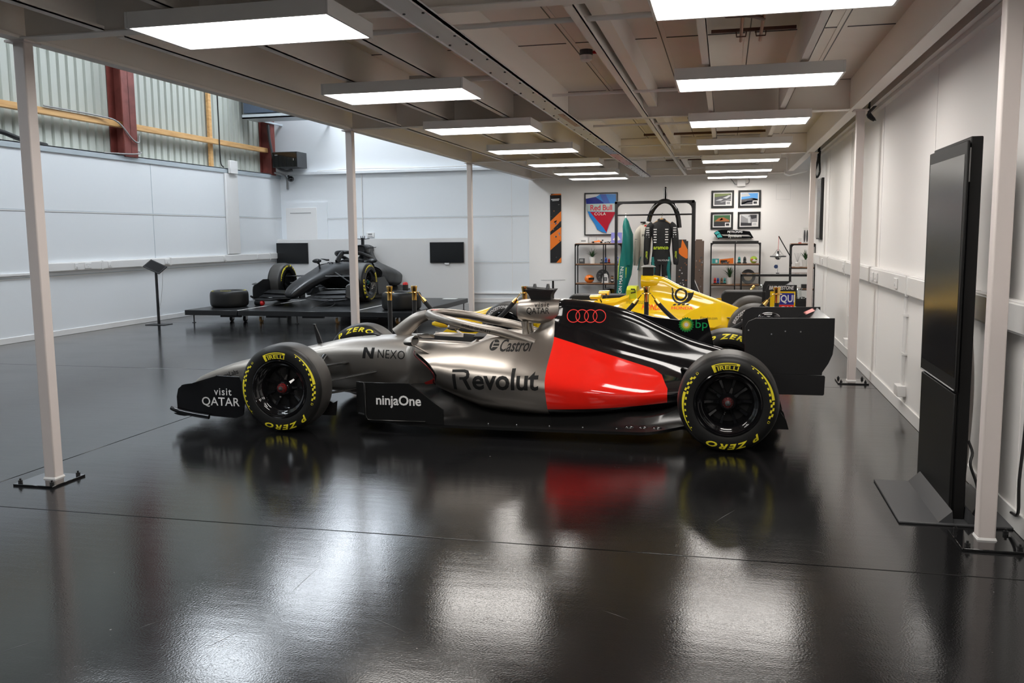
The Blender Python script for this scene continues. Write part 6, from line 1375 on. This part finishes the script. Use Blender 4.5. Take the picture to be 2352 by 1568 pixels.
q = MB(); q.cbox((0, 0, 0.07), (0.05, 0.05, 0.14), 'blue').cbox((0, -0.026, 0.08), (0.04, 0.002, 0.05), 'print_white'); small('drink_can_box', q, (-2.235, SY - 0.05, 0.886), 'blue and white can on the shelf behind the rail post', 'can')
t = thing('helmet', 'orange racing helmet on the middle shelf under the poster', 'helmet', (-2.83, SY - 0.03, 0.473))
q = MB(); q.sphere((0, 0, 0.085), 0.095, 'orange', n=24, k=14, sc=(1.1, 0.95, 0.95)); q.obj('shell', t)
q = MB(); q.lathe([(0.1055, -0.02), (0.1055, 0.025)], 'black_gloss', n=20, X=Matrix.Translation((0, 0, 0.09)), a0=-1.6, a1=0.3); q.obj('visor', t)
t = thing('wheel_cover', 'round black perforated disc standing on the middle shelf', 'brake disc', (-2.555, SY + 0.08, 0.473))
A_ = Matrix.Translation((0, 0, 0.142)) @ Matrix.Rotation(pi / 2 - 0.08, 4, 'X')
q = MB(); q.lathe([(0.04, 0), (0.138, 0), (0.14, 0.004), (0.14, 0.016), (0.138, 0.02), (0.04, 0.02), (0.04, 0)], 'dgrey', n=40, X=A_)
for k in range(40):
    a_ = 2 * pi * k * 0.618; r = 0.06 + 0.07 * ((k * 0.37) % 1); q.cyl(A_ @ Vector((r * cos(a_), r * sin(a_), -0.0005)), A_ @ Vector((r * cos(a_), r * sin(a_), 0.0205)), 0.005, 'print_white' if k % 3 == 0 else 'black_matt', n=8)
q.obj('disc', t)
q = MB(); q.cyl(A_ @ Vector((0, 0, -0.01)), A_ @ Vector((0, 0, 0.03)), 0.05, 'black', n=20); q.obj('hub', t)
t = thing('award_plaque', 'white wedge-shaped award with a dark square on the middle shelf', 'award', (-2.48, SY - 0.09, 0.473))
q = MB(); q.prism([(-0.075, 0), (0.075, 0), (0.055, 0.16), (0.03, 0.20), (-0.045, 0.19)], 'y', -0.02, 0.02, 'white'); q.obj('body', t, bev=0.003)
q = MB(); q.cbox((0.005, -0.021, 0.085), (0.075, 0.003, 0.075), 'dgrey').cbox((0.005, -0.023, 0.085), (0.045, 0.003, 0.04), 'grey'); q.obj('plate', t)
t = thing('bear_figure', 'small dark figurine beside the white award', 'figurine', (-2.335, SY - 0.06, 0.473))
q = MB(); q.sphere((0, 0, 0.05), 0.045, 'dgrey', sc=(1, 0.8, 1.1)); q.sphere((0, -0.01, 0.11), 0.032, 'tan_p' if 'tan_p' in M else 'wood'); q.obj('body', t)
q = MB(); q.cyl((0, 0, 0.135), (0, 0, 0.15), 0.03, 'black', n=14).cyl((-0.02, -0.04, 0.06), (0.03, -0.04, 0.05), 0.012, 'print_white', n=8); q.obj('cap', t)
t = thing('wheel_and_tyre', 'black racing wheel with a thin red ring leaning on the floor under the shelf', 'wheel', (-2.31, 18.72, 0))
A_ = Matrix.Translation((0, 0, 0.205)) @ Matrix.Rotation(pi / 2 - 0.1, 4, 'X')
q = MB(); q.lathe([(0.165, 0.0), (0.20, 0.01), (0.205, 0.05), (0.205, 0.12), (0.16, 0.14), (0.155, 0.02), (0.165, 0)], 'rubber', n=40, X=A_); q.obj('tyre', t)
q = MB(); q.tube([A_ @ Vector((0.178 * cos(2 * pi * k / 40), 0.178 * sin(2 * pi * k / 40), 0.0)) for k in range(40)], 0.005, 'red_print', n=6, closed=True); q.obj('red_ring', t)
q = MB(); q.lathe([(0, 0.02), (0.03, 0.02), (0.035, 0.05), (0.15, 0.06), (0.158, 0.02)], 'black_gloss', n=36, X=A_).lathe([(0, 0.012), (0.018, 0.014), (0.02, 0.03)], 'chrome', n=16, X=A_)
for k in range(10): q.loft([[A_ @ Matrix.Rotation(2 * pi * k / 10, 4, 'Z') @ Vector(p) for p in ((0.03, -0.006, z), (0.03, 0.006, z), (0.155, 0.004, z + 0.01), (0.155, -0.004, z + 0.01))] for z in (0.02, 0.035)], 'grey')
q.obj('rim', t)
# middle shelf unit contents
q = MB(); q.box(-0.46, 0.46, -0.05, 0.05, 0, 0.036, 'black').cbox((0.02, -0.051, 0.02), (0.02, 0.002, 0.012), 'grey'); small('soundbar', q, (0.20, SY - 0.1, 1.306), 'long thin black soundbar on top of the shelf under the photos', 'soundbar', bev=0.004)
t = thing('bodywork_panel', 'black and silver curved bodywork panel with teal end below the photos', 'bodywork panel', (0.16, 19.30, 1.40))
q = MB(); out = spline([(-0.40, 0, 0.11), (-0.30, 0, 0.165), (-0.1, 0, 0.175), (0.15, 0, 0.155), (0.33, 0, 0.135)], 3); top = [(p.x, p.z) for p in out]; bot = [(0.41, 0.0), (0.2, -0.01), (-0.1, -0.005), (-0.33, 0.005), (-0.36, 0.05)]
q.prism(top + bot, 'y', -0.02, 0.0, 'black_gloss'); q.obj('panel', t)
q = MB(); q.flat([(-0.39, 0.11), (-0.32, 0.15), (-0.27, 0.11), (-0.35, 0.07)], 'teal_box', lambda u, v: Vector((u, -0.021, v))); q.flat([(-0.34, 0.06), (-0.27, 0.10), (-0.22, 0.02), (-0.32, 0.01)], 'teal_box', lambda u, v: Vector((u, -0.021, v)))
q.flat([(-0.25, 0.075), (0.3, 0.065), (0.36, 0.03), (-0.2, 0.05)], 'alu', lambda u, v: Vector((u, -0.0205, v))); q.text('PETRONAS', 0.062, 'print_white', lambda u, v: Vector((0.03 + u, -0.0215, 0.128 + v)), bold=0.014); q.text('Syntium', 0.085, 'print_white', lambda u, v: Vector((0.03 + u, -0.0215, 0.045 + v)), bold=0.016); q.obj('lettering', t)
for s in (-0.3, 0.36):
    q = MB(); q.box(s - 0.012, s + 0.012, 0.0, 0.07, -0.02, 0.03, 'dgrey'); q.obj('bracket', t)
z = 0.881
q = MB(); q.cbox((0, 0, 0.05), (0.14, 0.07, 0.10), 'teal_box').cbox((0.02, -0.036, 0.05), (0.04, 0.002, 0.06), 'print_white'); small('box', q, (-0.19, SY - 0.07, z), 'teal printed box on the upper shelf under the photos', 'box')
q = MB(); q.prism([(-0.14, 0), (0.14, 0), (0.14, 0.115), (-0.14, 0.085)], 'y', -0.035, 0.035, 'orange').cbox((-0.05, -0.036, 0.045), (0.14, 0.002, 0.05), 'perspex'); small('box', q, (0.03, SY - 0.07, z), 'orange wedge-shaped box on the upper shelf under the photos', 'box')
model_car((0.0, SY - 0.125, z), 'dgrey', 'small dark model car in front of the orange box', s=0.6)
trophy_case(0.285, z, 'teal_box', 'teal miniature helmet on a black stand on the upper shelf', h=0.12, w_=0.065); trophy_case(0.395, z, 'dgrey', 'dark miniature helmet on a black stand on the upper shelf', h=0.12, w_=0.07)
t = thing('helmet', 'lime green and white racing helmet on the upper shelf', 'helmet', (0.575, SY - 0.04, z))
q = MB(); q.sphere((0, 0, 0.075), 0.075, mat('helmet_lime', (0.42, 0.62, 0.04), 0.3, coat=0.4), n=22, k=14, sc=(1, 0.95, 1)); q.sphere((0.01, -0.01, 0.062), 0.074, 'white', n=20, k=12, sc=(0.95, 0.95, 0.5)); q.obj('shell', t)
q = MB(); q.sphere((-0.03, -0.05, 0.08), 0.032, 'red_soft', sc=(1, 0.8, 0.7)); q.sphere((0.035, -0.045, 0.08), 0.03, 'black_gloss', sc=(1, 0.8, 0.7)); q.obj('visor', t)
z = 0.456
for k, (x, c, nm) in enumerate(((-0.195, 'red_print', 'red'), (-0.135, 'blue', 'blue'), (-0.06, 'wood', 'brown'), (0.0, 'teal_box', 'teal'))): trophy_case(x, z, c, '%s miniature helmet in the row on the lower shelf behind the stage posts' % nm if k == 0 else '%s miniature helmet in the row on the lower shelf beside the plant' % nm, h=0.11, w_=0.055)
t = thing('wheel_trim_disc', 'round grey wheel trim standing on the lower shelf behind the glass case', 'wheel trim', (0.47, SY, z))
A_ = Matrix.Translation((0, 0, 0.152)) @ Matrix.Rotation(pi / 2 - 0.1, 4, 'X')
q = MB(); q.lathe([(0.085, 0), (0.14, -0.015), (0.15, 0.0), (0.148, 0.05), (0.09, 0.03), (0.085, 0)], 'dgrey', n=36, X=A_); q.obj('ring', t)
q = MB(); q.lathe([(0, 0.02), (0.085, 0.015)], mat('beige_disc', (0.40, 0.34, 0.28), 0.5), n=30, X=A_); q.obj('centre', t)
# corner shelf contents and clip lamp
t = thing('display_tube', 'clear display case with two dark shoes on top of the corner shelf', 'display case', (1.52, 18.3, 1.293))
q = MB(); q.cbox((0, 0, 0.15), (0.11, 0.11, 0.30), 'perspex'); q.obj('case', t)
for x in (-0.022, 0.026):
    q = MB(); q.sphere((x, 0, 0.14), 0.06, 'dgrey', n=12, k=10, sc=(0.32, 0.45, 2.0)); q.obj('shoe', t)
q = MB(); q.cbox((0, 0, 0.05), (0.05, 0.05, 0.10), 'perspex').cbox((0, 0, 0.01), (0.055, 0.055, 0.02), 'red_soft'); small('award', q, (1.41, 18.25, 1.293), 'small clear award with a pink base on the corner shelf top', 'award')
t = thing('reed_diffuser', 'white pot with thin sticks on the corner shelf', 'diffuser', (1.375, 18.25, 0.836))
q = MB(); q.lathe([(0, 0), (0.04, 0), (0.045, 0.08), (0.03, 0.10), (0, 0.10)], 'pot', n=18); q.obj('pot', t)
for k in range(4):
    q = MB(); q.cyl((0, 0, 0.08), (0.06 * cos(k * 1.7), 0.03 * sin(k * 1.7), 0.27), 0.003, 'grey', n=6); q.obj('stick', t)
q = MB(); q.cbox((0, 0, 0.04), (0.13, 0.08, 0.08), 'black'); small('box', q, (1.52, 18.25, 0.421), 'small black box low on the corner shelf', 'box', bev=0.005)
t = thing('hanging_lamp', 'black clip-on arm lamp with a silver globe bulb hanging from a cord', 'lamp', (1.24, 17.75, 0.9))
q = MB(); q.tube([(0.02, 0.43, 0.0), (0.0, 0.30, 0.12), (-0.26, -0.12, 0.535)], 0.010, 'black', n=8); q.obj('arm', t)
q = MB(); q.tube([(-0.26, -0.12, 0.535), (-0.265, -0.12, 0.26)], 0.004, 'red_soft', n=6); q.obj('cord', t)
q = MB(); q.cyl((-0.265, -0.12, 0.20), (-0.265, -0.12, 0.26), 0.02, 'dgrey', n=12); q.obj('socket', t)
q = MB(); q.lathe([(0.145, 0.148), (0.150, 0.155), (0.150, 0.165), (0.145, 0.170), (0.06, 0.166), (0.06, 0.150), (0.145, 0.148)], 'dgrey', n=32, X=Matrix.Translation((-0.265, -0.12, 0)))
for k in range(4): q.tube([(-0.265 + 0.14 * cos(k * pi / 2 + 0.6), -0.12 + 0.14 * sin(k * pi / 2 + 0.6), 0.165), (-0.265 + 0.02 * cos(k * pi / 2 + 0.6), -0.12 + 0.02 * sin(k * pi / 2 + 0.6), 0.29)], 0.002, 'dgrey', n=5)
q.obj('shade', t)
q = MB(); q.sphere((-0.265, -0.12, 0.155), 0.06, 'chrome', n=20, k=12); q.obj('bulb', t)
# glass case with engine parts
t = thing('display_case', 'black framed glass display case holding engine parts near the back corner', 'display case', (0.88, 16.75, 0))
a, d, zb, zt = 0.60, 0.30, 0.28, 0.775
q = MB(); q.box(-a, a, -d, d, 0, zb, 'black'); q.obj('plinth', t, bev=0.004)
q = MB(); e = 0.022
for x in (-a, a - e):
    for y in (-d, d - e): q.box(x, x + e, y, y + e, zb, zt, 'black')
for z0 in (zb, zt - 0.04):
    q.box(-a, a, -d, -d + e, z0, z0 + 0.04, 'black').box(-a, a, d - e, d, z0, z0 + 0.04, 'black').box(-a, -a + e, -d, d, z0, z0 + 0.04, 'black').box(a - e, a, -d, d, z0, z0 + 0.04, 'black')
q.obj('frame', t)
for nm, bx in (('glass_top', (-a + e, a - e, -d + e, d - e, zt - 0.006, zt)), ('glass_front', (-a + e, a - e, -d + 0.004, -d + 0.009, zb + 0.04, zt - 0.04)), ('glass_side', (-a + 0.004, -a + 0.009, -d + e, d - e, zb + 0.04, zt - 0.04)), ('glass_side', (a - 0.009, a - 0.004, -d + e, d - e, zb + 0.04, zt - 0.04))):
    q = MB(); q.box(*bx, 'glass'); q.obj(nm, t)
t = thing('engine_part', 'silver and black racing engine inside the glass case', 'engine', (0.80, 16.75, 0.281))
q = MB(); q.box(-0.22, 0.20, -0.16, 0.16, 0.0, 0.20, 'black'); q.obj('block', t, bev=0.02)
for s in (-1, 1):
    q = MB(); q.box(-0.20, 0.18, s * 0.09 - 0.05, s * 0.09 + 0.05, 0.20, 0.26, 'alu')
    for k in range(4): q.cyl((-0.15 + k * 0.09, s * 0.09, 0.25), (-0.15 + k * 0.09, s * 0.09, 0.29), 0.03, 'chrome', n=14)
    q.obj('cylinder_head', t, bev=0.006)
q = MB(); q.tube(spline([(-0.22, -0.1, 0.12), (-0.30, -0.14, 0.10), (-0.33, -0.1, 0.2), (-0.28, 0.0, 0.26)], 4), 0.028, 'brass', n=10).cyl((-0.30, -0.12, 0.06), (-0.30, 0.0, 0.06), 0.06, 'brass', n=20); q.obj('turbo', t)
t = thing('gearbox_part', 'clear and silver turned parts at the far end of the glass case', 'engine part', (1.28, 16.75, 0.281))
q = MB(); q.lathe([(0, 0), (0.13, 0), (0.13, 0.05), (0.07, 0.08), (0.06, 0.2), (0.09, 0.23), (0, 0.24)], 'chrome', n=30); q.obj('body', t)
for k in range(10):
    q = MB(); q.cyl((0.115 * cos(k * 0.628), 0.115 * sin(k * 0.628), 0.05), (0.115 * cos(k * 0.628), 0.115 * sin(k * 0.628), 0.075), 0.012, 'dgrey', n=8); q.obj('bolt', t)
t = thing('gear_lever', 'small upright rod with a blue knob on top of the glass case', 'gear lever', (0.93, 16.85, 0.776))
q = MB(); q.cyl((0, 0, 0), (0, 0, 0.008), 0.03, 'dgrey', n=16).cyl((0, 0, 0), (0, 0, 0.17), 0.006, 'chrome', n=8); q.obj('rod', t)
q = MB(); q.cyl((-0.03, -0.01, 0.12), (-0.03, 0.01, 0.12), 0.035, mat('navy_knob', (0.03, 0.06, 0.16), 0.3), n=18); q.obj('knob', t)
# glass-topped table and black benches
t = thing('bistro_table', 'small round glass-topped table with a dark pedestal by the back wall', 'table', (-3.52, 18.5, 0))
q = MB(); q.cyl((0, 0, 0.555), (0, 0, 0.565), 0.255, 'glass', n=40).tube([(0.257 * cos(2 * pi * k / 40), 0.257 * sin(2 * pi * k / 40), 0.56) for k in range(40)], 0.005, 'grey', n=6, closed=True); q.obj('tabletop', t)
q = MB(); q.cyl((0, 0, 0.01), (0, 0, 0.555), 0.022, 'black', n=16).cyl((0, 0, 0.545), (0, 0, 0.555), 0.06, 'black', n=20); q.obj('pedestal', t)
q = MB(); q.lathe([(0, 0.025), (0.18, 0.012), (0.2, 0), (0, 0)], 'black', n=30); q.obj('foot', t)
def bench(x0, x1, y, label):
    o = thing('bench', label, 'bench', ((x0 + x1) / 2, y, 0), group='black padded benches'); a = (x1 - x0) / 2
    q = MB(); q.prism(rrect(-a, a, 0.30, 0.56, 0.10, 6), 'y', -0.18, 0.18, 'black'); q.obj('seat', o, bev=0.02, seg=2)
    for x in (-a + 0.15, a - 0.15):
        q = MB(); q.box(x - 0.03, x + 0.03, -0.15, 0.15, 0, 0.31, 'black'); q.obj('leg', o)
bench(-2.42, -1.35, 14.2, 'black padded bench with rounded end behind the yellow car, beside the red-ringed wheel')
bench(-0.05, 0.95, 15.3, 'black padded bench with rounded end behind the yellow car, beside the glass case')
